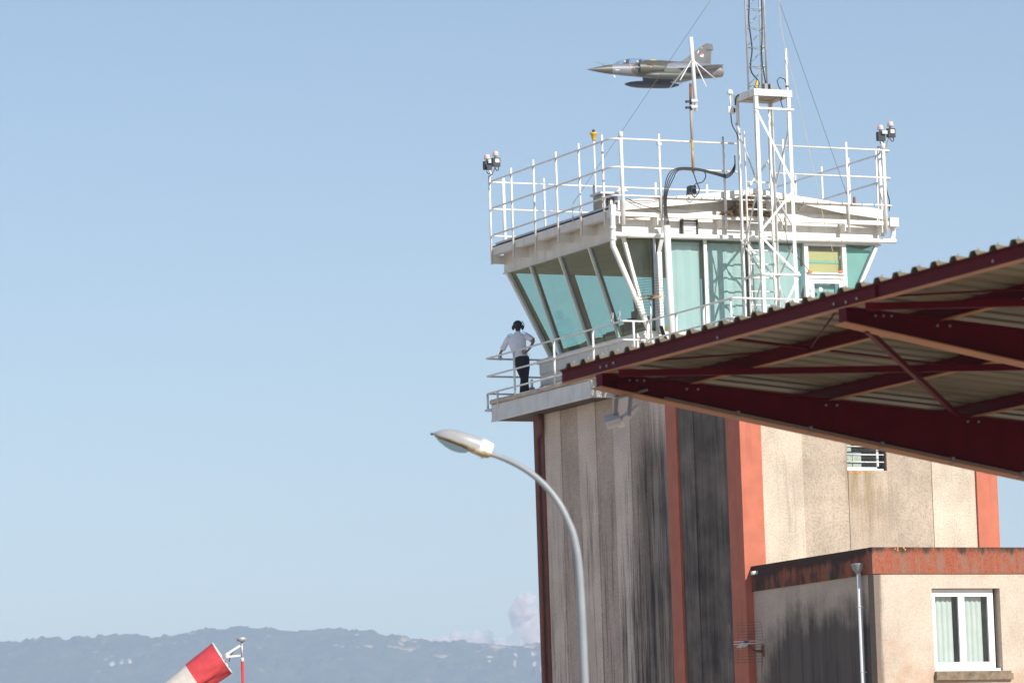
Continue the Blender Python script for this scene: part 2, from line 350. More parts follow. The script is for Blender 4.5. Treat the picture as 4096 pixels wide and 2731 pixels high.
HD = 7000.0
sky1 = [(0,583),(150,583),(280,560),(400,550),(600,553),(760,535),(950,515),(1150,522),(1250,545),(1400,530),(1600,490),(1800,468),(2000,455),(2100,450),(2250,455),(2352,468)]
sky2 = [(250,487),(400,465),(560,460),(640,480),(800,490),(900,515),(1000,530),(1100,545),(1200,560),(1350,575),(1700,580),(1900,595),(2050,605),(2200,608),(2280,600)]
SK = [(x/2.138, 2300+y/2.138) for x, y in sky1] + [(1100+x/2.138, 2300+y/2.138) for x, y in sky2]
kx, kz = [], []
for px, py in SK:
    P = Vector(CAM)+Vector(ray(px, py))*(HD/Vector(ray(px, py)).dot(FWD)); kx.append((P-Vector(CAM)).dot(RIGHT)); kz.append(P.z)
kx = [-6000, -2600, -1500, -1000] + kx + [260, 700, 1500, 2600, 6000]; kz = [150, 330, 370, 350] + kz + [360, 330, 300, 250, 140]
xs = np.concatenate([np.linspace(-5200, -900, 60, endpoint=False), np.arange(-900, 160, 2.2), np.linspace(160, 5200, 70)])
fs_ = np.concatenate([np.linspace(5200, 6680, 20, endpoint=False), np.arange(6680, 7012, 2.2), np.linspace(7012, 7900, 14)])
X, Fq = np.meshgrid(xs, fs_); H = np.interp(X, kx, kz)
d = (Fq-HD); face = np.where(d < 0, d*0.42, -d*0.10)
Z = H + face + (fbm(X/140, Fq/140, 3)-0.5)*np.clip(-d/6, 0, 26) + (fbm(X/45, Fq/45, 9)-0.5)*np.clip(-d/12, 0, 9)
def patches(lst, wob):
    acc = np.zeros_like(X)
    for px, py, rx, ry in lst:
        dv = Vector(ray(px, py)); best = None
        P = Vector(CAM)+dv*(HD/dv.dot(FWD)); x0 = (P-Vector(CAM)).dot(RIGHT)
        zc = np.interp(x0, kx, kz); f0 = HD - max(0.0, (zc-P.z))/0.43*0.93
        acc = np.maximum(acc, 1.0-np.hypot((X-x0)/(rx*0.383), (Fq-f0)/(ry*0.383*2.3)))
    return np.clip(acc, 0, 1)*1.1 + (fbm(X/13, Fq/20, wob)-0.5)*1.3*(acc > -0.3) - 0.24
MEADOW = [(150,2565,60,8),(360,2553,60,8),(680,2545,70,7),(760,2535,60,6),(840,2525,50,5),(1640,2570,60,10),(1610,2582,30,12),(1590,2600,90,8),(1650,2610,40,8),(1745,2640,50,6),(1790,2632,40,4),(1990,2592,90,10),(2090,2598,100,8),(1915,2613,40,4),(1960,2606,30,6),(720,2585,40,6),(640,2600,30,6),(1680,2598,20,5),(1430,2540,20,5),(1480,2592,30,5),(1440,2600,20,4),(2130,2592,60,9)]
ROCK = [(450,2668,14,12),(480,2688,18,14),(515,2685,16,14),(545,2678,12,14),(400,2625,16,8),(50,2645,26,6),(355,2680,8,6),(470,2655,6,10),(1080,2550,18,6),(1052,2612,10,6),(1960,2640,26,10),(1960,2660,10,8),(2065,2640,10,22),(2060,2690,8,40),(2130,2630,26,12),(2140,2680,14,34),(2165,2710,8,40),(1735,2640,10,4),(1350,2592,20,5),(1380,2600,18,4)]
mead = patches(MEADOW, 21); rock = patches(ROCK, 33)
mk = np.clip((mead-0.15)*6, 0, 1); rk = np.clip((rock-0.2)*5, 0, 1)*(1-mk)
tree = 1-np.maximum(mk, rk)
crown = np.maximum(vnoise(X/5.5, Fq/6.5, 51), vnoise(X/8.5+3.3, Fq/9+7.1, 52)*0.95)
patch = np.clip((fbm(X/24, Fq/36, 61)-0.40)*5, 0.12, 1)
Z += tree*crown*patch*np.where(np.abs(X+370) < 540, 7.0, 4.5)
PX = CAM[0]+X*RIGHT.x+Fq*FWD.x; PY = CAM[1]+X*RIGHT.y+Fq*FWD.y
ny, nx = X.shape
verts = np.stack([PX, PY, np.maximum(Z, -0.5)], -1).reshape(-1, 3)
ii = np.arange(ny*nx).reshape(ny, nx)
quads = np.stack([ii[:-1,:-1], ii[:-1,1:], ii[1:,1:], ii[1:,:-1]], -1).reshape(-1, 4)
me = bpy.data.meshes.new('hills'); me.vertices.add(len(verts)); me.vertices.foreach_set('co', verts.ravel())
me.loops.add(len(quads)*4); me.loops.foreach_set('vertex_index', quads.ravel().astype(np.int32)); me.polygons.add(len(quads))
me.polygons.foreach_set('loop_start', np.arange(0, len(quads)*4, 4, dtype=np.int32)); me.update(calc_edges=True); me.validate()
for nm, arr in (('meadow', mk), ('rock', rk)):
    at = me.attributes.new(nm, 'FLOAT', 'POINT'); at.data.foreach_set('value', arr.ravel().astype(np.float32))
m, t = newmat('hill_cover'); p = t.pos()
n1 = t.noise(p, 0.03, 4); n2 = t.noise(p, 0.2, 3)
c = t.mix(n2, (0.018, 0.034, 0.016, 1), (0.050, 0.072, 0.030, 1)); c = t.mix(t.ramp(n1, 0.4, 0.65), c, (0.060, 0.080, 0.035, 1))
c = t.mix(t.n('ShaderNodeAttribute', {'attribute_name': 'meadow'}).outputs['Fac'], c, (0.42, 0.31, 0.18, 1))
c = t.mix(t.n('ShaderNodeAttribute', {'attribute_name': 'rock'}).outputs['Fac'], c, (0.60, 0.52, 0.44, 1))
b = t.n('ShaderNodeBsdfPrincipled', None, Base_Color=c, Roughness=1.0); b.inputs['Specular IOR Level'].default_value = 0.0; t.out(b)
me.materials.append(m); ho = bpy.data.objects.new('hills', me); COL.objects.link(ho); ho['kind'] = 'structure'

# summer haze: one closed box of even, thin air round everything on the ground
m, t = newmat('haze'); 
HAZE_D = 1.5e-4
pvn = t.n('ShaderNodeVolumePrincipled', None, Color=(0.60, 0.755, 1.0, 1), Density=HAZE_D, Anisotropy=0.0); t.out(pvn, True)
hz = MB(); hz.box((cx-9000, cyy-9000, -1.0), (cx+9000, cyy+9000, 470.0)); hz.build('haze', 'haze', kind='stuff')

# far cumulus behind the ridge
m, t = newmat('cloud')
t.out(t.n('ShaderNodeMixShader', None, i0=0.22, i1=t.n('ShaderNodeBsdfTransparent').outputs[0], i2=t.n('ShaderNodeBsdfDiffuse', None, Color=(0.92, 0.80, 0.74, 1)).outputs[0]))
def cloud(name, label, blobs):
    P0 = pd(blobs[0][0], blobs[0][1], 16000); mb = MB()
    for k, (px, py, r) in enumerate(blobs):
        P = pd(px, py, 16000 + (k % 3)*60); R_ = r/FPX*16000
        mb.ball(P, R_*0.8, 16, 10, (1.0, 1.0, 0.85))
        for q_ in range(9):
            dv = Vector((RNG.normal(), RNG.normal(), RNG.normal()*0.8)).normalized(); mb.ball(P+dv*R_*0.72, R_*RNG.uniform(0.25, 0.55), 12, 8)
    o = mb.build(name, 'cloud', base=P0); tag(o, label, 'cloud'); return o
cloud('cumulus_cloud', 'tall pale cumulus tower rising behind the ridge beside the control tower', [(2100,2440,55),(2075,2470,50),(2120,2400,35),(2085,2410,34),(2130,2500,75),(2170,2540,90),(2100,2550,70),(2200,2480,70),(2190,2430,40)])
cloud('cumulus_cloud', 'low flat pale cumulus bank showing just over the wooded ridge', [(1760,2575,50),(1700,2580,40),(1820,2570,45),(1880,2560,45),(1910,2545,30),(1940,2575,50),(2000,2590,50),(1660,2590,30)])

# ------------------------------------------------------------------ control tower
TB = (3.3, 5.4, 0)
tower = thing('control_tower', 'white glazed airfield control tower on a tall stained concrete shaft with red columns', 'control tower', TB)
U1, V1 = 6.66, 10.88
ZS, ZF = 13.155, 13.70         # soffit, terrace floor
MB().box((0.06, 0.95, 0), (U1-0.06, V1-0.06, ZS)).box((0.06, 0.95, ZS), (U1-0.06, 6.40, 13.62)).box((0.06, 0.06, 0), (2.66, 0.95, 13.62)).box((3.86, 0.06, 0), (U1-0.06, 0.95, 13.62)).box((2.66, 0.06, 0), (3.86, 0.95, 10.77)).box((2.66, 0.06, 11.81), (3.86, 0.95, 13.62)).build('shaft_core', 'shaft_core', tower)
# shaded face: panels with recessed joints, alternate panels set a little back
EA = [10.39, 9.46, 8.48, 7.5, 6.54, 5.64, 4.65, 3.64]; EA2 = [3.10, 2.35, 1.39, 0.62]
for E_, zt in ((EA, ZS-0.004), (EA2, 13.50)):
    for i in range(len(E_)-1):
        tan = (i % 2 == 1); off = 0.022 if tan else 0.0
        top = ZS-0.004 if E_[i+1] > 6.4 else 13.50
        if E_[i] > 6.40 > E_[i+1]: top = ZS-0.004
        MB().box((off, E_[i]-0.008, 0), (0.055, E_[i+1]+0.008, top)).build('wall_panel', 'panel_tan' if tan else 'panel_light', tower)
for a, b, mt in ((V1, 10.39, 'column_brown'), (3.64, 3.10, 'column_red')):
    zt = ZS-0.004 if a > 6 else 13.52
    MB().box((-0.06, a, 0), (0.058, b, zt)).build('column', mt, tower)
MB().box((-0.06, 0.62, 0), (0.058, -0.06, 13.52)).box((0.058, -0.06, 0), (0.49, 0.058, 13.52)).build('column', 'column_red', tower)
MB().box((6.16, -0.06, 0), (U1+0.06, 0.058, 13.52)).box((U1-0.058, 0.058, 0), (U1+0.06, 0.5, 13.52)).build('column', 'column_red', tower)
# sunlit face: panels, one pierced by the small window
EB = [0.49, 1.58, 2.76, 3.85, 4.99, 6.16]; WZ0, WZ1, WU0, WU1 = 10.80, 11.75, 2.72, 3.80
for i in range(5):
    mt = 'panel_sunny_pale' if i in (0, 4) else 'panel_sunny'
    a, b = EB[i]+0.0035, EB[i+1]-0.0035
    mb = MB(); off = 0.0 if i % 2 == 0 else 0.016
    if i == 2:
        mb.box((a, off, 0), (b, 0.058, WZ0)).box((a, off, WZ1), (b, 0.058, 13.5))
        if b > WU1: mb.box((WU1, off, WZ0), (b, 0.058, WZ1))
    else: mb.box((a, off, 0), (b, 0.058, 13.5))
    mb.build('wall_panel', mt, tower)
MB().box((0.52, 0.03, 13.52), (U1-0.5, 6.0, 13.64)).box((0.0, -0.03, 13.53), (U1, 0.30, 13.72)).box((0.0, 0.30, 13.53), (0.30, 6.25, 13.72)).box((U1-0.3, 0.30, 13.53), (U1, 6.25, 13.72)).build('front_roof', 'concrete_plain', tower)
# downpipe on the far brown column
mb = MB(); q0 = pu(2190, 1700, -0.10); 
mb.tube([(-0.12, 10.36, 12.78), (-0.12, 10.36, 12.70), (-0.13, 10.50, 12.62), (-0.13, 10.56, 12.55), (-0.13, 10.56, 0.0)], 0.055, 10)
mb.tube([(-0.12, 10.36, ZS), (-0.12, 10.36, 12.72)], 0.055, 10)
for z in (12.3, 9.6, 6.9): mb.lathe([(0.066, 0), (0.066, 0.05)], (-0.13, 10.56, z), 10)
mb.build('downpipe', 'column_brown', tower)
# the small window
win = MB().box((WU0, 0.20, WZ0), (WU0+0.05, 0.25, WZ1)).box((WU1-0.15, 0.20, WZ0), (WU1-0.10, 0.25, WZ1)).box((WU0, 0.20, WZ0), (WU1-0.10, 0.25, WZ0+0.10)).box((WU0, 0.20, WZ1-0.06), (WU1-0.1, 0.25, WZ1)).build('window', 'window_pvc', tower)
MB().box((WU0-0.0, 0.06, WZ0-0.01), (WU1-0.06, 0.26, WZ0+0.045)).build('sill', 'window_pvc', win)
MB().box((WU0+0.05, 0.22, WZ0+0.1), (WU1-0.15, 0.228, WZ1-0.06)).build('pane', 'clear_glass', win)
for z in (11.00, 11.17, 11.36, 11.55): MB().rod((WU0, 0.05, z), (WU1-0.05, 0.05, z), 0.014, 8).build('bar', 'white_metal', win)
MB().box((WU0-0.05, 0.06, WZ0-0.02), (WU0, 0.9, WZ1+0.05)).box((WU1, 0.06, WZ0-0.02), (WU1+0.04, 0.3, WZ1+0.05)).box((WU0-0.05, 0.85, WZ0-0.02), (WU1, 0.9, WZ1+0.05)).box((WU1-0.10, 0.26, WZ0), (WU1, 0.85, WZ1)).box((WU0, 0.26, WZ0-0.02), (WU1, 0.85, WZ0+0.02)).build('reveal', 'shaft_core', win)
mb = MB()
for k in range(9):
    mb.ball((WU0+0.10+random.random()*0.85, 0.0, WZ0-0.03-random.random()*0.05), 0.012+random.random()*0.02, 8, 5, (1.6, 0.3, 0.7))
mb.build('lichen', 'lichen_orange', tower, kind='stuff')

# terrace slab: boarded soffit, ribbed metal edge, stone coping
SU0, SU1, SV0, SV1 = -0.62, U1+0.62, 6.42, 12.11
MB().box((SU0+0.03, SV0+0.03, ZS+0.03), (SU1-0.03, SV1-0.03, ZF-0.03)).build('terrace_slab', 'concrete_plain', tower)
mb = MB(); nrib = 78
for i in range(nrib):
    a = SV0+(SV1-SV0)*i/nrib; b = SV0+(SV1-SV0)*(i+0.62)/nrib
    mb.box((SU0-0.006, a, ZS+0.04), (SU0+0.01, b, ZF-0.17))
MB().box((SU0, SV0, ZS-0.01), (SU0+0.028, SV1, ZF-0.14)).build('edge_sheet', 'slab_metal', tower)
mb.build('edge_rib', 'slab_metal', tower, kind='stuff')
MB().box((SU0-0.02, SV0-0.02, ZS-0.02), (SU0+0.05, SV1+0.02, ZS+0.03)).box((SU0+0.05, SV0-0.02, ZS-0.02), (0.0, SV0+0.03, ZS+0.03)).box((SU0-0.008, SV0, ZF-0.16), (SU0, SV1, ZF-0.13)).build('edge_trim', 'slab_metal', tower)
mb = MB()
for i in range(46):
    a = SV0+0.05+(SV1-SV0)*i/46; mb.box((SU0-0.012, a, ZF-0.150), (SU0-0.008, a+0.075, ZF-0.138))
mb.build('vent_slot', 'dark_gap', tower, kind='stuff')
for (a, b) in ((-0.62, -0.30), (-0.30, 0.02), (0.02, 0.40)):
    MB().box((a+0.008, SV0-0.012, ZS+0.03), (b-0.008, SV0+0.02, ZF-0.14)).build('edge_sheet', 'slab_metal', tower)
MB().box((SU0, SV1-0.028, ZS), (SU1, SV1, ZF-0.1)).box((SU1-0.028, SV0, ZS), (SU1, SV1-0.03, ZF-0.1)).build('edge_sheet', 'slab_metal', tower)
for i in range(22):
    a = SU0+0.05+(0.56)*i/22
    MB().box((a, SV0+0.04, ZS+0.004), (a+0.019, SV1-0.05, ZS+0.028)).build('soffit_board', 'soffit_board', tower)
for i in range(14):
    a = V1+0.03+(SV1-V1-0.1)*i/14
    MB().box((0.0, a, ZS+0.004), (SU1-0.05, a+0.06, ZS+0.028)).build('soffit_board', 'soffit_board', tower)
cuts = [12.13]; 
for L in (0.62, 0.52, 0.55, 0.92, 0.40, 0.50, 0.64, 0.55, 0.60, 0.42): cuts.append(cuts[-1]-L)
for i in range(len(cuts)-1):
    dz = random.uniform(-0.012, 0.012); du = random.uniform(-0.012, 0.012)
    mb = MB(); a, b = cuts[i]-0.008, cuts[i+1]+0.008
    mb.quadslab([(SU0-0.04+du, a, ZF-0.125+dz), (SU0+0.24, a, ZF-0.125+dz), (SU0+0.24, a, ZF-0.01+dz), (SU0-0.005+du, a, ZF-0.015+dz), (SU0-0.04+du, a, ZF-0.05+dz)], (0, b-a, random.uniform(-0.012, 0.012)))
    mb.build('coping_stone', 'coping_stone', tower)
# open steel walkway in front of the slab corner (sun falls through it onto the slab end)
mb = MB()
for i in range(24): a = 4.60+1.76*i/24; mb.box((-0.66, a, 13.702), (0.0, a+0.034, 13.706))
for i in range(13): a = -0.66+0.66*i/13; mb.box((a, 4.60, 13.697), (a+0.018, 6.36, 13.701))
mb.build('walkway_grating', 'galvanised', tower, kind='stuff')
MB().bar((-0.64, 4.60, 13.66), (-0.64, 6.40, 13.66), 0.03, 0.06).bar((-0.09, 4.60, 13.66), (-0.09, 6.40, 13.66), 0.03, 0.06).bar((-0.64, 4.62, 13.62), (-0.07, 4.62, 13.62), 0.05, 0.08).build('walkway_frame', 'galvanised', tower)
# ---- cab
VB = 5.80                                   # sunlit cab face (upright)
ZG0, ZG1 = 14.70, 16.97                     # glass bottom and top
ub0, ut0 = 0.668, 0.075                     # shaded side leans out
vb1, vt1 = 11.17, 12.30                     # rear side leans out
ubR, utR = 5.90, 7.09                       # far side leans out
def A_(v, z):  k = (z-ZG0)/(ZG1-ZG0); return Vector((ub0+(ut0-ub0)*k, v, z))
def cornr(z): k = (z-ZG0)/(ZG1-ZG0); return Vector((ub0+(ut0-ub0)*k, vb1+(vt1-vb1)*k, z))
def cornq(z): k = (z-ZG0)/(ZG1-ZG0); return Vector((ubR+(utR-ubR)*k, vb1+(vt1-vb1)*k, z))
def cornb(z): k = (z-ZG0)/(ZG1-ZG0); return Vector((ubR+(utR-ubR)*k, VB, z))
def corna(z): k = (z-ZG0)/(ZG1-ZG0); return Vector((ub0+(ut0-ub0)*k, VB, z))
# plinth of lapped white boards and the ledge under the glass
pl_top = 14.52
for k, (z0, z1, o) in enumerate(((13.70, 13.98, 0.0), (13.985, 14.25, 0.012), (14.255, pl_top, 0.024))):
    MB().box((0.40-o, 5.84-o, z0), (5.95+o, 11.30+o, z1)).build('plinth_board', 'white_fascia', tower)
MB().box((0.34, 5.74, pl_top), (6.02, 11.40, pl_top+0.11)).build('plinth_ledge', 'white_fascia', tower)
mb = MB(); mb.box((ub0-0.10, VB-0.03, pl_top+0.112), (ubR+0.12, vb1+0.12, ZG0)); mb.build('window_sill', 'white_fascia', tower)
# floor, ceiling, desks
MB().box((0.9, 5.95, ZG0-0.02), (5.8, 11.0, ZG0+0.02)).build('cab_floor', 'interior_dark', tower)
MB().quadslab([(ut0+0.06, VB+0.12, ZG1-0.02), (utR-0.06, VB+0.12, ZG1-0.02), (utR-0.06, vt1-0.06, ZG1-0.02), (ut0+0.06, vt1-0.06, ZG1-0.02)], (0, 0, 0.05)).build('cab_ceiling', 'interior_brown', tower)
mb = MB(); prof = [(6.1, 14.9), (6.5, 15.0), (6.9, 15.16), (7.2, 15.10), (7.6, 15.02), (8.0, 15.0), (8.6, 14.93), (9.6, 14.88), (10.6, 14.85)]
mb.box((0.78, 6.0, 14.72), (1.35, 10.7, 14.86)).build('control_desk', 'interior_brown', tower)
for vv, ww, hh in ((6.35, 0.42, 0.26), (6.95, 0.34, 0.50), (7.45, 0.26, 0.33), (7.8, 0.3, 0.22), (8.2, 0.7, 0.13), (9.2, 0.9, 0.07)):
    MB().box((0.98, vv, 14.862), (1.2, vv+ww, 14.86+hh)).box((1.04, vv+0.05, 14.86+hh), (1.15, vv+ww-0.06, 14.90+hh)).build('monitor', 'interior_dark', tower)
MB().box((2.6, 9.8, 14.74), (5.4, 10.6, 14.90)).build('control_desk', 'interior_brown', tower)
# glazing
def pane(a, b, c, d_, mt='cab_glass', par=None):
    n = (Vector(b)-Vector(a)).cross(Vector(d_)-Vector(a)).normalized()
    return MB().quadslab([a, b, c, d_], n*0.012).build('pane', mt, par or tower)
zz0, zz1 = ZG0, ZG1
MA_b = [vb1, 10.625, 8.965, 7.347, VB]; MA_t = [vt1, 10.986, 9.30, 7.637, VB]
for i in range(4): pane(A_(MA_b[i+1], zz0), A_(MA_b[i], zz0), A_(MA_t[i], zz1), A_(MA_t[i+1], zz1))
for i in range(1, 4): MB().bar(A_(MA_b[i], zz0)+Vector((-0.012,0,0)), A_(MA_t[i], zz1)+Vector((-0.012,0,0)), 0.055, 0.07, (1,0,0)).build('mullion', 'white_fascia', tower)
for i in range(1, 4): MB().bar(A_(MA_b[i], zz0)+Vector((0.06,0.01,0)), A_(MA_t[i], zz1)+Vector((0.06,0.01,0)), 0.085, 0.07, (1,0,0)).build('mullion', 'interior_dark', tower)
MB().bar(cornr(zz0)+Vector((-0.03,0,0)), cornr(zz1)+Vector((-0.03,0,0)), 0.09, 0.09, (1,0,0)).build('mullion', 'white_fascia', tower)
MB().bar(cornr(zz0)+Vector((0.07,-0.06,0)), cornr(zz1)+Vector((0.07,-0.06,0)), 0.10, 0.10, (1,0,0)).build('mullion', 'interior_brown', tower)
MB().bar(corna(zz0)+Vector((0.0,-0.02,0)), corna(zz1)+Vector((0.0,-0.02,0)), 0.075, 0.09, (0,1,0)).build('mullion', 'white_fascia', tower)
MB().bar(cornb(zz0)+Vector((0.0,-0.02,0)), cornb(zz1)+Vector((0.0,-0.02,0)), 0.085, 0.09, (0,1,0)).build('mullion', 'white_fascia', tower)
MB().bar(cornq(zz0), cornq(zz1), 0.10, 0.10, (0,1,0)).build('mullion', 'interior_brown', tower)
nR = 4
for i in range(nR):
    a, b = i/nR, (i+1)/nR
    pane(cornr(zz0).lerp(cornq(zz0), b), cornr(zz0).lerp(cornq(zz0), a), cornr(zz1).lerp(cornq(zz1), a), cornr(zz1).lerp(cornq(zz1), b))
    if i: MB().bar(cornr(zz0).lerp(cornq(zz0), a), cornr(zz1).lerp(cornq(zz1), a), 0.13, 0.10, (0,1,0)).build('mullion', 'interior_brown', tower)
    pane(cornb(zz0).lerp(cornq(zz0), a), cornb(zz0).lerp(cornq(zz0), b), cornb(zz1).lerp(cornq(zz1), b), cornb(zz1).lerp(cornq(zz1), a))
    if i: MB().bar(cornb(zz0).lerp(cornq(zz0), a), cornb(zz1).lerp(cornq(zz1), a), 0.08, 0.08, (0,1,0)).build('mullion', 'interior_brown', tower)
# sunlit face: fixed lights between upright mullions
mB = [0.903, 2.285, 3.51, 5.06]
pane((ub0+0.05, VB, zz0), (0.903, VB, zz0), (0.903, VB, zz1), (ut0+0.05, VB, zz1))
for i in range(3): pane((mB[i], VB, zz0), (mB[i+1], VB, zz0), (mB[i+1], VB, zz1), (mB[i], VB, zz1))
pane((6.20, VB, zz0), (ubR-0.0, VB, zz0), (utR, VB, zz1), (6.20, VB, zz1)) if False else MB().quadslab([(6.20, VB, 15.27), (utR, VB, zz1), (6.20, VB, zz1)], (0, 0.012, 0)).build('pane', 'cab_glass', tower)
for x in mB[:3]:
    wd = 0.055 if x < 1 else 0.085
    MB().box((x-wd/2, VB-0.05, zz0), (x+wd/2, VB-0.006, zz1)).build('mullion', 'pale_grey_metal' if x < 1 else 'white_fascia', tower)
    MB().box((x-wd/2-0.018, VB+0.014, zz0), (x+wd/2+0.018, VB+0.08, zz1)).build('mullion', 'interior_dark', tower)
# door bay with a transom light over it
dr = MB().box((5.02, VB-0.06, 13.85), (5.13, VB+0.04, zz1)).box((6.09, VB-0.06, 13.85), (6.20, VB+0.04, zz1)).box((5.13, VB-0.06, zz1-0.06), (6.09, VB+0.04, zz1)).box((5.10, VB-0.11, 16.20), (6.12, VB+0.05, 16.24)).box((5.13, VB-0.06, 16.10), (6.09, VB+0.04, 16.20)).build('door_frame', 'white_pvc', tower)
pane((5.13, VB, 16.24), (6.09, VB, 16.24), (6.09, VB, zz1-0.06), (5.13, VB, zz1-0.06), 'clear_glass')
MB().box((5.13, VB+0.10, 16.24), (6.09, VB+0.12, 16.80)).build('blind', 'blind_yellow', tower)
MB().box((5.13, VB+0.085, 16.50), (6.09, VB+0.098, 16.57)).build('blind_band', 'blind_green', tower)
door = MB().box((5.15, VB-0.045, 13.87), (5.27, VB+0.01, 16.08)).box((5.97, VB-0.045, 13.87), (6.08, VB+0.01, 16.08)).box((5.27, VB-0.045, 15.98), (5.97, VB+0.01, 16.08)).box((5.27, VB-0.045, 13.87), (5.97, VB+0.01, 14.9)).build('door', 'white_pvc', tower)
pane((5.27, VB-0.02, 14.9), (5.97, VB-0.02, 14.9), (5.97, VB-0.02, 15.98), (5.27, VB-0.02, 15.98), 'cab_glass', door)
for (x, z, r) in ((5.45, 15.83, 0.055), (5.62, 15.72, 0.06), (5.51, 15.66, 0.042)): MB().lathe([(r, -0.003), (r, 0.0)], (x, VB-0.037, z), 14, 'y').build('sticker', 'lamp_white', door)
for z in (14.3, 15.75): MB().lathe([(0.018, 0), (0.018, 0.11)], (5.14, VB-0.07, z), 8).build('hinge', 'pale_grey_metal', door)
MB().box((5.93, VB-0.075, 14.75), (5.96, VB-0.046, 14.95)).build('handle', 'zinc_grey', door)
# curtains hanging behind the sunlit panes
def curtain(u0, u1, amp, mt='cab_curtain'):
    n = max(12, int((u1-u0)*22)); mb = MB(); vs_, fs = [], []
    for i in range(n+1):
        u = u0+(u1-u0)*i/n; y = VB+0.14+amp*math.sin(i*0.9)+amp*0.6*math.sin(i*2.3+1)
        vs_ += [(u, y, ZG0+0.03), (u+0.01*math.sin(i*1.3), y+amp*0.5*math.sin(i*0.5), ZG1-0.06)]
    for i in range(n): fs.append((2*i, 2*i+2, 2*i+3, 2*i+1))
    mb.add(vs_, fs, True); return mb.build('curtain', mt, tower)
curtain(1.38, 2.22, 0.012); curtain(2.36, 3.46, 0.020); curtain(3.58, 5.0, 0.016)
paint('blind_grey', (0.42, 0.55, 0.60), 0.8, var=0.06)
MB().quadslab([(6.25, VB+0.12, 15.30), (utR-0.08, VB+0.12, ZG1-0.12), (6.25, VB+0.12, ZG1-0.03)], (0, 0.006, 0)).build('blind', 'blind_grey', tower)
MB().box((5.28, VB+0.14, 14.9), (5.96, VB+0.15, 15.97)).build('blind', 'blind_grey', tower)
# fascia above the glass and the roof overhang
FZ0, FZ1 = ZG1+0.03, 17.70
MB().box((ut0-0.03, VB-0.04, FZ0), (utR+0.06, VB+0.10, FZ1)).build('roof_fascia', 'white_fascia', tower)
MB().box((ut0-0.03, VB+0.105, FZ0), (ut0+0.10, vt1+0.22, FZ1-0.02)).build('roof_fascia', 'white_fascia', tower)
MB().box((ut0+0.105, vt1+0.09, FZ0), (utR+0.06, vt1+0.22, FZ1-0.02)).box((utR-0.07, VB+0.105, FZ0), (utR+0.06, vt1+0.085, FZ1-0.02)).build('roof_fascia', 'white_fascia', tower)
MB().box((ut0-0.06, VB-0.07, FZ0-0.035), (utR+0.10, VB+0.08, FZ0-0.003)).build('window_head', 'pale_grey_metal', tower)
MB().box((ut0-0.06, VB+0.085, FZ0-0.035), (ut0+0.08, vt1+0.24, FZ0-0.003)).build('window_head', 'white_fascia', tower)
# box gutters on brackets
RU0, RU1, RV0, RV1 = -0.35, 7.42, 5.40, 12.42      # rail planes
GZ0, GZ1 = 17.43, 17.53
GA0, GA1 = 17.42, 17.62
MB().box((RU0+0.04, RV0+0.03, GZ0-0.0), (RU1-0.04, RV0+0.15, GZ1)).build('gutter', 'white_fascia', tower)
MB().box((RU0+0.035, 5.66, GA0), (RU0+0.19, RV1+0.10, GA1)).build('gutter', 'white_fascia', tower)
MB().box((RU0+0.0, RV0+0.12, 17.50), (RU0+0.40, 5.655, 17.72)).build('gutter_box', 'white_metal', tower)
MB().box((RU1-0.14, RV0-0.02, 17.40), (RU1+0.10, RV0+0.30, 17.62)).build('gutter_box', 'white_metal', tower)
AP = [12.40, 11.09, 9.78, 8.48, 7.19, 5.89]; BP = [-0.09, 0.94, 2.70, 4.35, 6.12, 7.17]
for v in AP:
    MB().box((RU0+0.03, v-0.012, 17.20), (ut0-0.03, v+0.012, GA0)).box((ut0-0.04, v-0.05, 17.20), (ut0-0.03, v+0.05, 17.42)).build('bracket', 'white_fascia', tower)
for u in BP:
    MB().box((u-0.10, RV0+0.03, 17.24), (u-0.076, VB-0.04, GZ0)).box((u-0.14, VB-0.052, 17.22), (u-0.04, VB-0.041, 17.45)).build('bracket', 'white_fascia', tower)
# shallow pitched roof with a trim board at the gable and a bitumen edge
RID = 3.55; zE, zR = 17.80, 18.22
def roofz(u): return zE + (zR-zE)*(1-abs(u-RID)/(RID+0.2) if u < RID else 1-(u-RID)/(7.15-RID))
MB().quadslab([(-0.20, 5.47, zE-0.05), (RID, 5.47, zR-0.05), (7.15, 5.47, zE-0.05), (7.15, 5.47, zE-0.10), (RID, 5.47, zR-0.10), (-0.20, 5.47, zE-0.10)], (0, 7.0, 0)).build('roof_sheet', 'pale_grey_metal', tower)
trL = [(-0.20, 17.555), (-0.20, 17.80), (1.9, 18.015), (RID, 18.22), (RID, 18.10), (2.65, 17.88), (1.0, 17.69)]
trR = [(RID, 18.10), (RID, 18.22), (4.2, 18.14), (5.9, 17.95), (7.13, 17.815), (7.13, 17.58), (5.9, 17.70), (4.2, 18.0)]
for k, pl in enumerate((trL, trR)):
    MB().quadslab([(x, 5.44, z) for x, z in pl], (0, 0.03, 0)).build('roof_trim', 'white_fascia', tower)
MB().quadslab([(-0.20, 5.475, 17.56), (-0.20, 5.475, 17.79), (-0.20, 5.66, 17.79), (-0.20, 5.66, 17.56)], (0.03, 0, 0)).build('roof_trim', 'white_fascia', tower)
MB().box((RU0+0.06, 5.67, GA1+0.003), (RU0+0.32, RV1+0.08, GA1+0.04)).build('bitumen_edge', 'bitumen', tower)
MB().quadslab([(ut0-0.025, 5.83, FZ1+0.003), (utR+0.05, 5.83, FZ1+0.003), (utR+0.05, 5.83, zE-0.11), (RID, 5.83, zR-0.11), (ut0-0.025, 5.83, zE-0.11)], (0, 0.05, 0)).build('gable_wall', 'white_fascia', tower)
for x in (1.2, 2.0, 5.0, 6.2): MB().bar((x, 5.47, roofz(x)-0.16), (x-0.04, 5.83, roofz(x)-0.24), 0.03, 0.03).build('bracket', 'white_fascia', tower)
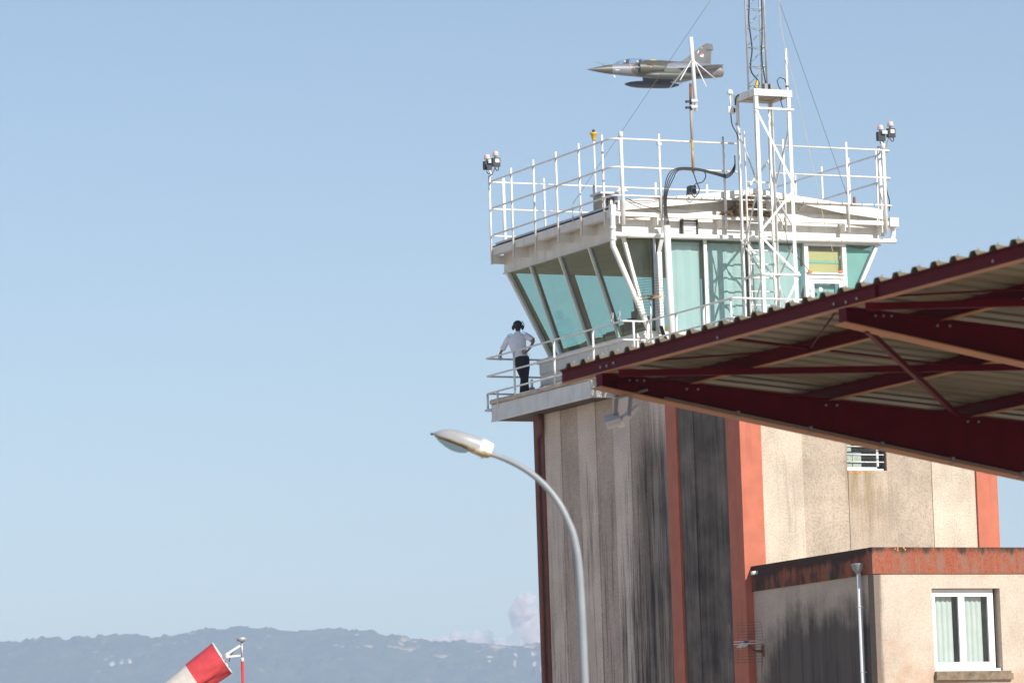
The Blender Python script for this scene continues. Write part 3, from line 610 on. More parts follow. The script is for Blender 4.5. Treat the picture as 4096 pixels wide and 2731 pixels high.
# rain pipes
mb = MB(); mb.tube(bez([(0.02, 5.60, 16.985), (3.5, 5.60, 17.02), (7.2, 5.60, 17.06), (7.40, 5.60, 17.09), (7.47, 5.60, 17.20), (7.47, 5.60, 17.42)], 6), 0.062, 12)
for u in (2.55, 6.0): mb.lathe([(0.072, -0.03), (0.072, 0.03)], (u, 5.60, 16.985+0.0105*u), 12, 'x')
mb.build('rain_pipe', 'white_pvc', tower)
P1, P2 = pv(2452, 985, 5.42), pv(2588, 1300, 5.5)
mb = MB(); mb.tube(bez([(P1.x+0.02, 5.42, 17.50), (P1.x+0.01, 5.42, 17.1), tuple(P1), (P1.x+0.07, 5.42, P1.z-0.14), (P2.x, 5.5, P2.z), (P2.x+0.05, 5.52, P2.z-0.12), (P2.x+0.10, 5.55, 14.45), (P2.x+0.3, 5.6, 14.30), (P2.x+0.75, 5.62, 14.24)], 5), 0.066, 12)
for z in (17.12, 16.85): mb.lathe([(0.078, -0.04), (0.078, 0.04)], (P1.x+0.01, 5.42, z), 12)
mb.tube([(P1.x+0.05, 5.42, 16.98), (0.1, 5.60, 16.985)], 0.062, 12)
mb.build('downpipe', 'white_pvc', tower)
# standing service pipe, cable duct
MB().rod((0.972, 5.2, 17.19), (1.01, 5.2, 13.75), 0.083, 14).build('service_pipe', 'white_pvc', tower)
MB().box((0.93, VB-0.13, 14.66), (1.05, VB-0.055, 16.62)).build('cable_duct', 'white_metal', tower)
mb = MB(); Q = [pv(2655, 880, 5.45), pv(2652, 930, 5.6), pv(2640, 985, 5.66), pv(2634, 1015, 5.70)]
for o in (0, 0.035, 0.07): mb.tube(bez([q+Vector((o-0.03, -0.01*o, 0)) for q in Q], 5), 0.02, 8)
mb.build('cable', 'pale_grey_metal', tower)
mb = MB()
for o in (0, 0.05): mb.tube(bez([pv(2642+o*100, 1305, 5.6), pv(2650+o*120, 1335, 5.5), pv(2660+o*160, 1360, 5.4)], 5), 0.03, 8)
mb.build('cable', 'black_cable', tower)
# louvred vent in the fascia
lv = MB().box((1.62, VB-0.16, 17.02), (1.655, VB-0.045, 17.44)).box((2.02, VB-0.16, 17.02), (2.055, VB-0.045, 17.44)).box((1.655, VB-0.16, 17.02), (2.02, VB-0.045, 17.045)).box((1.655, VB-0.06, 17.045), (2.02, VB-0.045, 17.44)).build('louvre_vent', 'black_plastic', tower)
for k in range(6):
    z = 17.065+k*0.06; MB().bar((1.657, VB-0.12, z), (2.018, VB-0.12, z), 0.010, 0.050, (0, 0.35, 0.94)).build('slat', 'louvre', lv)

# ------------------------------------------------------------------ roof railing
def rounded(pts, r=0.22, k=5):
    """polyline with rounded inner corners"""
    P = [Vector(p) for p in pts]; out = [P[0]]
    for i in range(1, len(P)-1):
        a = (P[i-1]-P[i]).normalized()*r; b = (P[i+1]-P[i]).normalized()*r
        for j in range(k+1):
            t_ = j/k; out.append((P[i]+a)*(1-t_)**2 + P[i]*2*t_*(1-t_) + (P[i]+b)*t_**2)
    out.append(P[-1]); return out
rr = thing('roof_railing', 'white tubular steel railing around the flat cab roof', 'railing', (3.5, 9, 17.4))
for z in (19.30, 18.61, 17.92):
    gl, gr_ = (3.06, 4.06) if z > 18 else (3.8, 3.8)
    loop = rounded([(gr_, RV0, z), (RU1, RV0, z), (RU1, RV1, z), (RU0, RV1, z), (RU0, RV0, z), (gl, RV0, z)])
    MB().tube(loop, 0.024, 8).build('rail', 'white_metal', rr)
for v in AP: MB().rod((RU0, v, 17.19), (RU0, v, 19.46), 0.029, 8).build('post', 'white_metal', rr)
for i, u in enumerate(BP):
    thick = i in (0, 5); r_ = 0.047 if thick else 0.031
    mb = MB().rod((u, RV0-0.005, 17.21), (u, RV0-0.005, 19.46 if not thick else 19.44), r_, 10)
    if thick: mb.lathe([(r_+0.012, 0), (r_+0.012, 0.12), (r_, 0.14)], (u, RV0-0.005, 19.33), 10)
    else: mb.box((u-0.05, RV0-0.05, 19.18), (u+0.05, RV0+0.045, 19.24)) if i == 1 else None
    mb.build('post', 'white_metal', rr)
for v in (6.2, 7.6, 9.0, 10.4, 11.8): MB().rod((RU1, v, 17.3), (RU1, v, 19.46), 0.029, 8).build('post', 'white_metal', rr)
for u in (0.05, 1.2, 2.9, 4.4, 5.9, 7.1): MB().rod((u, RV1, 17.4), (u, RV1, 19.46), 0.045 if u < 0.1 else 0.033, 8).build('post', 'white_metal', rr)
# plastic ties holding the cable along the bottom rail
mb = MB()
for x in (1.35, 1.7, 2.05, 2.4, 2.55, 2.68, 4.5, 4.85, 5.25, 5.6, 5.95, 6.2, 6.5, 6.85): mb.lathe([(0.031, -0.006), (0.031, 0.006)], (x, RV0, 17.92), 8, 'x')
mb.build('cable_tie', 'black_cable', rr, kind='stuff')

# terrace railing
tr = thing('terrace_railing', 'white tubular guard rail around the terrace below the glazed cab', 'railing', (-0.6, 9, ZF))
TU, TV0, TV1 = -0.63, 4.55, 12.33
for z, far in ((14.76, True), (14.31, True), (13.90, True)):
    if z > 14: pts = [(6.55, 0.15, z), (-0.0, 0.15, z), (-0.0, TV0, z), (TU, TV0, z), (TU, TV1, z), (7.2, TV1, z)]
    else: pts = [(TU, 6.5, z-0.03), (TU, TV1, z-0.03), (7.2, TV1, z-0.03)]
    MB().tube(rounded(pts, 0.06, 3), 0.024, 8).build('rail', 'white_metal', tr)
for px, py in ((2055,1411), (2215,1369), (2371,1326)):
    v = pu(px, py, TU).y; MB().rod((TU, v, 13.62), (TU, v, 14.76), 0.03, 8).build('post', 'white_metal', tr)
for u, v, z0 in ((TU+0.28, TV0, 13.95), (0.0, TV0-0.05, 13.72), (0.0, 3.0, 13.72), (0.0, 1.6, 13.72), (0.0, 0.25, 13.72), (1.6, 0.15, 13.72), (3.2, 0.15, 13.72), (4.8, 0.15, 13.72), (6.5, 0.15, 13.72)):
    MB().rod((u, v, z0), (u, v, 14.76), 0.03, 8).build('post', 'white_metal', tr)
for u, v, h in ((TU, TV1-0.02, 13.87), (TU, TV1-0.62, 13.87)): MB().rod((u, v, 13.45), (u, v, h), 0.03, 8).build('post', 'white_metal', tr)
for u in (0.35, 1.9, 3.4, 4.9, 6.4): MB().rod((u, TV1, 13.5), (u, TV1, 14.76), 0.034, 8).build('post', 'white_metal', tr)
MB().box((TU-0.06, TV1-0.25, 13.42), (TU+0.25, TV1+0.05, 13.47)).build('foot_plate', 'pale_grey_metal', tr)
for px in (2450, 2478):   # two spare pipe clamps left on the top rail
    q = pu(px, 1275, TU); mb = MB(); 
    for s_ in (-0.03, 0.03): mb.tube(bez([(TU, q.y+s_, 14.80), (TU-0.02, q.y+s_*1.5, 14.88), (TU+0.01, q.y+s_, 14.94), (TU, q.y+s_*1.3, 15.02)], 3), 0.010, 6)
    mb.rod((TU, q.y-0.05, 14.80), (TU, q.y+0.05, 14.80), 0.012, 6); mb.build('pipe_clamp', 'galvanised', tr)
for px in (2128, 2168):   # grey-capped sockets standing behind the officer
    q = pu(px, 1556, 0.0 if px < 2150 else 0.2)
    o = MB().box((q.x-0.055, q.y-0.05, ZF), (q.x+0.055, q.y+0.05, ZF+0.20)).build('socket_base', 'zinc_grey', tr)
    MB().rod((q.x, q.y, ZF+0.20), (q.x, q.y, ZF+0.40), 0.035, 10).build('socket_sleeve', 'white_metal', tr)

# ------------------------------------------------------------------ lattice support tower on the lower roof
LU0, LU1, LV0, LV1, LZ0, LZ1 = 2.95, 3.93, 4.15, 5.15, 13.65, 20.38
lt = thing('lattice_tower', 'white steel angle-iron support tower with ladder and top platform', 'lattice tower', (3.44, 4.65, 13.65))
def angle(p, q, w_, du, dv, name='leg', th=0.012, par=None):
    """L-section from p to q with flanges along du (x) and dv (y)"""
    mb = MB(); p, q = Vector(p), Vector(q)
    mb.quadslab([p, p+Vector((du*w_, 0, 0)), p+Vector((du*w_, dv*th, 0)), p+Vector((du*th, dv*th, 0)), p+Vector((du*th, dv*w_, 0)), p+Vector((0, dv*w_, 0))], q-p)
    return mb.build(name, 'white_metal', par or lt)
for (x, y, du, dv) in ((LU0, LV0, 1, 1), (LU1, LV0, -1, 1), (LU0, LV1, 1, -1), (LU1, LV1, -1, -1)): angle((x, y, LZ0), (x, y, LZ1-0.10), 0.09, du, dv)
H2 = [20.0, 18.05, 15.93, 14.0]
def brace(p, q, w_=0.055): MB().bar(p, q, 0.010, w_, (0,0,1)).bar(Vector(p)+Vector((0,0.008,0.02)), Vector(q)+Vector((0,0.008,0.02)), 0.03, 0.010).build('brace', 'white_metal', lt)
brace((LU0, LV0-0.012, 19.95), (LU1, LV0-0.012, 18.12)); brace((LU1, LV0-0.012, 18.02), (LU0, LV0-0.012, 16.95)); brace((LU0, LV0-0.012, 16.85), (LU1, LV0-0.012, 15.95)); brace((LU1, LV0-0.012, 15.85), (LU0, LV0-0.012, 14.1))
brace((LU0-0.012, LV1, 19.75), (LU0-0.012, LV0, 18.10)); brace((LU0-0.012, LV0, 18.05), (LU0-0.012, LV1, 16.35)); brace((LU0-0.012, LV1, 16.9), (LU0-0.012, LV0, 15.98)); brace((LU0-0.012, LV0, 15.75), (LU0-0.012, LV1, 14.3))
brace((LU1+0.012, LV0, 19.80), (LU1+0.012, LV1, 18.15)); brace((LU1+0.012, LV1, 18.05), (LU1+0.012, LV0, 16.95)); brace((LU1+0.012, LV0, 16.85), (LU1+0.012, LV1, 15.95)); brace((LU1+0.012, LV1, 15.85), (LU1+0.012, LV0, 14.1))
brace((LU1, LV1+0.012, 19.0), (LU0, LV1+0.012, 17.9)); brace((LU0, LV1+0.012, 17.0), (LU1, LV1+0.012, 15.9))
for z in (19.97, 15.93): MB().bar((LU0-0.02, LV0-0.02, z), (LU1+0.06, LV0-0.02, z), 0.05, 0.045).build('brace', 'white_metal', lt)
for z in (15.93,): MB().bar((LU0-0.01, LV0, z), (LU0-0.01, LV1, z), 0.045, 0.045).build('brace', 'white_metal', lt)
pf = MB().box((LU0-0.03, LV0-0.03, LZ1-0.10), (LU1+0.03, LV0+0.0, LZ1+0.06)).box((LU0-0.03, LV1, LZ1-0.10), (LU1+0.03, LV1+0.03, LZ1+0.06)).box((LU0-0.03, LV0, LZ1-0.10), (LU0, LV1, LZ1+0.06)).box((LU1, LV0, LZ1-0.10), (LU1+0.03, LV1, LZ1+0.06)).build('platform_rim', 'white_metal', lt)
paint('platform_under', (0.40, 0.34, 0.27), 0.8, var=0.25, vscale=5, dirt=(0.16, 0.12, 0.09), dirt_amt=0.6, streak=(3, 3, 3))
MB().box((LU0+0.002, LV0+0.002, LZ1-0.03), (LU1-0.002, LV1-0.002, LZ1+0.02)).build('platform_deck', 'platform_under', lt)
for x in (LU0, LU1):
    for zc in (18.08, 15.95): MB().box((x-0.02, LV0-0.02, zc-0.06), (x+0.05, LV0-0.014, zc+0.06)).build('gusset', 'white_metal', lt)
ld = thing('ladder', 'white steel access ladder standing inside the lattice support tower', 'ladder', (3.4, 4.95, 13.7))
YL = 5.02
for x in (3.08, 3.76): MB().bar((x, YL, 13.66), (x, YL, 19.55), 0.055, 0.02, (1,0,0)).build('stile', 'white_metal', ld)
nz = 13.95
while nz < 18.5:
    MB().rod((3.06, YL, nz), (3.79, YL, nz), 0.020, 8).build('rung', 'white_metal', ld); nz += 0.335
for z in (14.2, 16.9): MB().rod((3.76, YL, z), (3.92, LV1-0.02, z), 0.015, 6).rod((3.08, YL, z), (2.98, LV1-0.02, z), 0.015, 6).build('stay', 'white_metal', ld)

# slim triangular radio mast on the platform
am = thing('radio_mast', 'slim galvanised triangular lattice mast standing on the white platform', 'radio mast', (3.2, 4.6, 20.45))
ML = Vector((3.085, 4.70, 0)); MR = Vector((3.435, 4.40, 0)); MK = Vector((3.52, 4.80, 0)); MZ0, MZ1 = 20.50, 25.5
for q in (ML, MR, MK): MB().rod(q+Vector((0,0,MZ0)), q+Vector((0,0,MZ1)), 0.026 if q is not MK else 0.022, 8).build('leg', 'galvanised', am)
z = MZ0+0.10; k = 0
while z < MZ1-0.3:
    for a, b in ((ML, MR), (ML, MK), (MR, MK)):
        MB().rod(a+Vector((0,0,z)), b+Vector((0,0,z)), 0.011, 6).build('rung', 'galvanised', am)
        MB().rod(a+Vector((0,0,z+0.04)), b+Vector((0,0,z+0.42)), 0.0075, 6).build('brace', 'galvanised', am)
    z += 0.475; k += 1
MB().lathe([(0.06, 0), (0.06, 0.02), (0.032, 0.03), (0.032, 0.07)], tuple(ML+Vector((0,0,20.44))), 10).build('foot', 'galvanised', am)
MB().box((MR.x-0.11, MR.y-0.08, 20.44), (MR.x-0.03, MR.y+0.08, 20.62)).box((MR.x+0.05, MR.y-0.08, 20.44), (MR.x+0.12, MR.y+0.08, 20.62)).box((MR.x-0.03, MR.y+0.05, 20.44), (MR.x+0.05, MR.y+0.08, 20.6)).build('foot', 'zinc_grey', am)
MB().lathe([(0.06, 0), (0.06, 0.02), (0.03, 0.07)], tuple(MK+Vector((0,0,20.44))), 10).build('foot', 'galvanised', am)
def cable(name, label, pts, r, mt='black_cable', k=6, cat='cable'):
    mb = MB(); mb.tube(bez(pts, k), r, 6); b = Vector(pts[-1]); o = mb.build(name, mt, base=b); tag(o, label, cat); return o
mb = MB()
mb.tube(bez([ML+Vector((0.09,-0.03,25.4)), ML+Vector((0.07,-0.03,23.6)), ML+Vector((0.09,-0.03,22.7)), ML+Vector((0.06,-0.03,22.2)), ML+Vector((0.12,-0.03,21.55)), ML+Vector((0.07,-0.03,21.2)), ML+Vector((0.08,-0.03,20.95)), ML+Vector((0.26,-0.04,20.72)), ML+Vector((0.22,-0.04,20.58)), ML+Vector((0.05,-0.05,20.50)), (2.90, 4.95, 20.40), (2.92, 5.12, 20.2)], 6), 0.017, 6)
o = mb.build('coaxial_cable', 'black_cable', base=(2.92, 5.12, 20.2)); tag(o, 'black coaxial cable snaking down the left leg of the slim lattice mast', 'cable')
o = cable('coaxial_cable', 'black coaxial cable following the right leg of the slim lattice mast', [MR+Vector((-0.05,0.03,25.4)), MR+Vector((-0.04,0.03,23.0)), MR+Vector((-0.06,0.03,22.0)), MR+Vector((-0.10,0.03,21.3)), MR+Vector((-0.06,0.03,20.9)), MR+Vector((-0.02,0.03,20.62))], 0.015)
mb = MB().bar(ML+Vector((0.17,-0.05,20.56)), ML+Vector((0.23,-0.05,20.74)), 0.05, 0.06); o = mb.build('cable_tag', 'yellow_plastic', base=ML+Vector((0.2,0,20.6))); tag(o, 'yellow wrap tied around the cable at the slim mast foot', 'cable wrap')

# whip antenna with coiled lead, small dome antenna
wa = thing('whip_antenna', 'white fibreglass whip antenna rising from the platform edge', 'antenna', (3.93, 4.3, 19.6))
MB().tube([(3.93, 4.30, 19.05), (3.93, 4.30, 20.45), (3.93, 4.30, 21.50)], [0.03, 0.03, 0.034], 10).build('mast', 'white_pvc', wa)
MB().lathe([(0.045, 0), (0.045, 0.035)], (3.93, 4.30, 20.55), 10).build('clamp', 'rust', wa)
MB().tube([(3.93, 4.32, 20.62), (3.87, 4.3, 20.74), (3.74, 4.3, 20.78), (3.66, 4.3, 20.70), (3.70, 4.3, 20.55), (3.80, 4.3, 20.42), (3.74, 4.3, 20.20), (3.78, 4.3, 20.05), (3.90, 4.3, 20.0)], 0.012, 6).build('lead', 'black_cable', wa)
da = thing('dome_antenna', 'small white mushroom-shaped antenna clipped beside the platform corner', 'antenna', (2.80, 5.13, 20.0))
MB().lathe([(0.075, 0), (0.078, 0.03), (0.07, 0.075), (0.045, 0.11), (0.012, 0.125)], (2.79, 5.12, 20.46), 14).build('dome', 'white_pvc', da)
MB().rod((2.79, 5.12, 20.14), (2.79, 5.12, 20.46), 0.024, 8).build('stem', 'white_metal', da)
MB().box((2.72, 5.09, 19.98), (2.90, 5.11, 20.16)).box((2.86, 5.09, 20.02), (2.97, 5.15, 20.12)).build('bracket', 'white_metal', da)
cable('antenna_lead', 'thin black lead hanging from the small mushroom antenna bracket', [(2.78, 5.10, 19.98), (2.80, 5.08, 19.70), (2.93, 5.08, 19.45), (2.96, 5.08, 19.1), (2.97, 5.10, 18.8)], 0.013)

# ground-plane aerial on its own rusty pole
gp = thing('ground_plane_antenna', 'white ground-plane radio aerial with four drooping rods on a rusty pole', 'antenna', (1.84, 5.33, 17.9))
gx = 1.90; gy = 5.30; tip = pv(2763, 150, gy); hub = pv(2771, 246, gy); bot = pv(2784, 445, gy)
MB().tube([bot, hub, tip], [0.047, 0.047, 0.054], 12).build('radiator', 'white_pvc', gp)
MB().lathe([(0.05, -0.03), (0.065, 0), (0.05, 0.02)], tuple(hub), 12).build('hub', 'white_metal', gp)
for px, py, dy in ((2680, 352, 0.35), (2720, 322, -0.30), (2826, 350, -0.30), (2866, 320, 0.35)):
    e = pv(px, py, gy+dy); MB().rod(hub+Vector((0.05*(1 if e.x > hub.x else -1), 0, 0)), e, 0.014, 8).build('radial', 'white_pvc', gp)
py_ = RV0-0.065
MB().tube([pv(2762, 335, py_), pv(2763, 420, py_)], 0.033, 10).build('pole_top', 'rust', gp)
MB().tube([pv(2763, 420, py_), pv(2768, 560, py_)], 0.034, 10).build('pole', 'concrete_plain', gp)
MB().tube([pv(2768, 560, py_), pv(2773, 690, py_)], 0.034, 10).build('pole_foot', 'rusty_yellow_paint', gp)
for y_ in (403, 427):
    a = pv(2765, y_, gy-0.06); b_ = pv(2790, y_-1, gy-0.06)
    MB().bar(a, b_, 0.03, 0.07).build('clamp', 'galvanised', gp)
    a = pv(2744, y_+4, gy+0.03); b_ = pv(2768, y_+4, gy+0.03)
    MB().bar(a, b_, 0.09, 0.05).build('clamp', 'black_plastic', gp)

# bundle of black cables looping along the rail into the service pipe
for k in range(4):
    o = k*0.036
    cable('feeder_cable', ('black feeder cable', 'second black feeder cable', 'third black feeder cable', 'fourth black feeder cable')[k] + ' looping from the lattice tower along the roof rail', [(2.97, RV0-0.07, 19.0-o), (2.95, RV0-0.07, 18.75-o), (2.75, RV0-0.075, 18.53-o*0.8), (2.4, RV0-0.08-o*0.3, 18.56-o*0.6), (1.9, RV0-0.08-o*0.3, 18.64-o*0.5), (1.4, RV0-0.08-o*0.4, 18.63-o*0.6), (1.12+o, RV0-0.08-o*0.4, 18.45-o), (0.99+o*0.8, RV0-0.09, 18.0), (0.97+o*0.6, RV0-0.10, 17.6), (0.945+o, RV0-0.14, 17.32), (0.935+o, RV0-0.19, 17.10)], 0.0125)
cable('aerial_lead', 'black lead looping below the rusty aerial pole', [pv(2773, 690, py_), pv(2787, 730, 5.28), pv(2797, 760, 5.27), pv(2780, 788, 5.26), pv(2764, 768, 5.26), pv(2780, 738, 5.27), pv(2810, 728, 5.27), pv(2823, 705, 5.27), pv(2815, 685, 5.28), pv(2795, 680, 5.30)], 0.014)
cable('slack_cable', 'thin black cable sagging across the pitched roof trim', [pv(2505, 795, 5.40), pv(2560, 818, 5.36), pv(2615, 835, 5.36), pv(2643, 850, 5.38)], 0.009)
cable('slack_cable', 'thin black cable strung tight under the bottom roof rail near the corner post', [pv(2505, 795, 5.40), pv(2540, 803, 5.37), pv(2600, 803, 5.37), pv(2640, 796, 5.38)], 0.008)

# ------------------------------------------------------------------ small things on the roof
va = thing('roof_vent', 'pale grey box vent with a flat cap on the cab roof', 'roof vent', (0.1, 6.6, 17.75))
MB().box((-0.10, 6.5, 17.66), (0.33, 6.95, 18.10)).build('shaft', 'concrete_plain', va)
MB().box((-0.17, 6.42, 18.12), (0.40, 7.02, 18.17)).box((-0.02, 6.6, 18.10), (0.25, 6.85, 18.12)).build('cap', 'pale_grey_metal', va)
bx = thing('junction_box', 'black electrical box with a white label on the roof vent', 'junction box', (0.1, 6.46, 17.8))
MB().box((0.02, 6.42, 17.82), (0.20, 6.495, 18.04)).build('case', 'black_plastic', bx); MB().box((0.08, 6.415, 17.86), (0.14, 6.419, 17.98)).build('sticker', 'lamp_white', bx)
sp = thing('roof_spotlight', 'dark trapezoid box on a stand above the pitched roof trim', 'spotlight', (1.9, 5.9, 18.0))
a0, a1 = pv(2757, 778, 5.9), pv(2787, 778, 5.9); b0, b1 = pv(2759, 742, 5.9), pv(2784, 742, 5.9)
MB().quadslab([a0, a1, b1, b0], (0.02, 0.2, 0)).build('housing', 'black_plastic', sp); MB().rod(a0+Vector((0.09, 0.1, -0.1)), a0+Vector((0.09, 0.1, 0.02)), 0.02, 8).build('stem', 'black_plastic', sp)
yb = thing('yellow_beacon', 'yellow cup-shaped beacon on a thin white pole', 'beacon', (0.2, 7.44, 17.75))
MB().rod((0.2, 7.44, 17.66), (0.2, 7.44, 19.62), 0.024, 8).build('pole', 'white_metal', yb)
MB().lathe([(0.03, 0), (0.045, 0.04), (0.075, 0.16), (0.095, 0.17), (0.095, 0.21), (0.05, 0.22)], (0.2, 7.44, 19.58), 14).build('cup', 'yellow_plastic', yb)
MB().lathe([(0.035, 0), (0.035, 0.06)], (0.2, 7.44, 19.80), 10).build('lamp', 'black_plastic', yb)
MB().rod((0.2, 7.52, 17.66), (0.2, 7.52, 18.5), 0.035, 8).build('support', 'pale_grey_metal', yb)
tri = MB().quadslab([pv(2465, 766, 6.2), pv(2512, 764, 6.2), pv(2488, 740, 6.2)], (0, 0.05, 0)).build('bracket_plate', 'white_metal', base=pv(2488, 766, 6.2)); tag(tri, 'small white triangular plate beside the thick corner railing post', 'bracket')
pst = MB().rod(pv(3417, 826, 5.5), pv(3417, 788, 5.5), 0.035, 8).build('pipe_stub', 'rust', base=pv(3417, 826, 5.5)); tag(pst, 'short rusty pipe stub sticking up by the bottom roof rail', 'pipe')

def obstruction(px, py, plane, v_, label, turn):
    """domed lamp over a black box on a bent arm; px, py = bottom of the box"""
    P = pu(px, py, v_) if plane == 'u' else pv(px, py, v_)
    t_ = thing('obstruction_light', label, 'warning light', P, 'obstruction lights on the railing corners')
    MB().box(P+Vector((-0.10, -0.06, 0.0)), P+Vector((0.10, 0.06, 0.22))).build('box', 'black_plastic', t_)
    if turn: MB().box(P+Vector((-0.04, -0.064, 0.10)), P+Vector((0.07, -0.061, 0.19))).build('sticker', 'lamp_white', t_)
    else: MB().box(P+Vector((-0.02, -0.12, 0.16)), P+Vector((0.13, -0.062, 0.25))).build('bracket', 'galvanised', t_)
    MB().lathe([(0.04, 0.22), (0.04, 0.27), (0.09, 0.285), (0.09, 0.30), (0.075, 0.305)], P, 12).build('collar', 'pale_grey_metal', t_)
    MB().lathe([(0.072, 0.305), (0.075, 0.33), (0.07, 0.37), (0.05, 0.395), (0.015, 0.40)], P, 14).build('dome', 'glass_red', t_)
    MB().tube(bez([P+Vector((0.06, 0, 0.0)), P+Vector((0.07, 0, -0.07)), P+Vector((0.02, 0, -0.10)), P+Vector((-0.03, 0, -0.03))], 4), 0.011, 6).build('lead', 'black_cable', t_)
    return P, t_
arm = []
P, t_ = obstruction(1950, 680, 'u', RU0, 'red-domed warning light on the railing corner above the officer, the one with bare metal bracket', False); MB().tube(bez([P+Vector((0.04,0,0.02)), P+Vector((0.06,-0.1,-0.16)), Vector((RU0+0.02, 12.40, 19.42)), Vector((RU0+0.02, 12.40, 19.0))], 5), 0.02, 6).build('arm', 'white_metal', t_)
P, t_ = obstruction(1984, 667, 'u', RU0, 'red-domed warning light on the railing corner above the officer, the one with white sticker', True); MB().tube(bez([P+Vector((0,0,0.02)), P+Vector((-0.02,0.2,-0.16)), Vector((RU0-0.02, 12.36, 19.42)), Vector((RU0-0.02, 12.36, 19.1))], 5), 0.02, 6).build('arm', 'galvanised', t_)
P, t_ = obstruction(3524, 564, 'v', RV0, 'red-domed warning light on the corner post nearest the lattice tower side, with bare metal bracket', False); MB().tube(bez([P+Vector((0.0,0,0.02)), P+Vector((0.02,0.0,-0.10)), Vector((7.17, RV0+0.08, 19.38)), Vector((7.17, RV0+0.08, 18.9))], 5), 0.02, 6).build('arm', 'white_metal', t_)
P, t_ = obstruction(3564, 550, 'v', RV0, 'red-domed warning light with white sticker on the railing end beyond the lattice tower', True); MB().tube(bez([P+Vector((-0.04,0,0.02)), P+Vector((-0.1,0.05,-0.2)), Vector((7.24, RV0+0.12, 19.3)), Vector((7.26, RV0+0.12, 18.8))], 5), 0.02, 6).build('arm', 'galvanised', t_)
MB().rod((7.26, RV0+0.35, 17.2), (7.26, RV0+0.35, 19.45), 0.05, 10).build('post', 'white_metal', rr)
cable('light_lead', 'black lead running down the railing end post beyond the lattice tower', [(7.28, RV0+0.1, 19.2), (7.20, RV0+0.1, 18.9), (7.29, RV0+0.1, 18.3), (7.36, RV0+0.12, 18.05), (7.34, RV0+0.12, 17.8)], 0.013)

# stork-sized heap of twigs on the gutter behind the ladder
nb = thing('bird_nest', 'untidy heap of brown twigs wedged on the gutter behind the ladder', 'bird nest', (3.2, 5.5, 17.53))
rnd = random.Random(3); mb = MB()
for k in range(1000):
    u = rnd.uniform(2.72, 4.0); hmax = 0.46*math.exp(-((u-3.42)/0.36)**2)+0.07
    z = 17.53+rnd.random()*hmax; y = rnd.uniform(5.34, 5.74); a = rnd.gauss(0, 0.42); b_ = rnd.uniform(-0.9, 0.9); L = rnd.uniform(0.10, 0.34)
    dx = Vector((math.cos(a)*math.cos(b_), math.sin(b_), math.sin(a)))*L/2; c_ = Vector((u, y, z))
    mb.tube([c_-dx, c_+dx], rnd.uniform(0.0035, 0.0075), 4, smooth=False)
mb.build('twig', 'twig', nb, kind='stuff')
mb = MB(); mb.ball((3.4, 5.60, 17.60), 0.42, 12, 8, (1.1, 0.35, 0.55)); mb.build('core', 'twig', nb)

# television aerials
def tv_aerial(name, label, C0, reflect, boom_dir, matd, mast_pts, mast_mat):
    t_ = thing(name, label, 'aerial', mast_pts[-1])
    C0 = Vector(C0); e = Vector(boom_dir).normalized(); sx = e.cross(Vector((0,0,1))).normalized()
    MB().rod(C0-e*0.10, C0+e*0.55, 0.012, 6).build('boom', matd, t_)
    for k in range(7): q = C0+e*(0.05+0.07*k); MB().rod(q-sx*0.11, q+sx*0.11, 0.007, 6).build('director', matd, t_)
    MB().box(C0-Vector((0.05,0.05,0.06)), C0+Vector((0.05,0.05,0.03))).build('connector', 'black_plastic', t_)
    mb = MB(); w_, h_ = 0.42, 0.40
    for s_ in (-1, 1):
        for k in range(7):
            z = C0.z+s_*(0.05+h_*k/6); back = -0.06+0.02*k; q = C0+e*back; mb.rod(Vector((q.x, q.y, z))-sx*w_*0.9, Vector((q.x, q.y, z))+sx*w_*0.9, 0.0045, 4)
        for xx in (-0.9, -0.45, 0.45, 0.9): mb.rod(C0+sx*w_*xx+e*-0.06+Vector((0,0,s_*0.05)), C0+sx*w_*xx+e*0.06+Vector((0,0,s_*(0.05+h_))), 0.005, 4)
    mb.build('reflector_grid', reflect, t_)
    for k, zz in ((0, 0.03), (1, -0.03)): MB().rod(C0-sx*0.30+Vector((0,0,zz)), C0+sx*0.30+Vector((0,0,zz)), 0.011, 6).build('dipole', matd, t_)
    MB().tube(mast_pts, 0.026, 8).build('mast', mast_mat, t_)
    return t_
C1 = pv(2602, 1188, 4.6)
tv_aerial('television_aerial', 'small television aerial with orange dipole standing by the terrace rail corner', C1, 'aerial_grid', FWD*0.75+RIGHT*0.55+Vector((0,0,0.12)), 'aerial_orange', [C1, C1+Vector((0, 0.03, -0.5)), Vector((C1.x, C1.y+0.05, 13.6))], 'galvanised')

# wires
def wire(name, label, a, b_, r, mt='wire_steel', sag=0.0):
    a, b_ = Vector(a), Vector(b_); pts = [a.lerp(b_, k/10)+Vector((0,0,-sag*4*(k/10)*(1-k/10))) for k in range(11)]
    o = MB().tube(pts, r, 5).build(name, mt, base=b_); tag(o, label, 'wire'); return o
top = Vector((3.2, 4.65, 25.4))
Aend = pu(2290, 817, RU0)
wire('guy_wire', 'thin steel guy wire crossing in front of the jet to the shaded side railing', pp(2860, -25, Vector((1.6, 6.0, 23))), Aend, 0.006)
gch = MB(); 
for k in range(7): gch.lathe([(0.018, -0.02), (0.018, 0.02)], Aend+Vector((0.0, 0.0, -0.10-0.05*k)), 6)
gch.rod(Aend, Aend+Vector((0,0,-0.45)), 0.008, 5); o = gch.build('chain', 'galvanised', base=Aend); tag(o, 'short steel chain anchoring the guy wire below the shaded side railing', 'chain')
wire('guy_wire', 'dark steel guy wire running down to the railing post beyond the lattice tower', pp(3107, -20, Vector((4.4, 5.0, 23))), pv(3388, 780, RV0), 0.007)
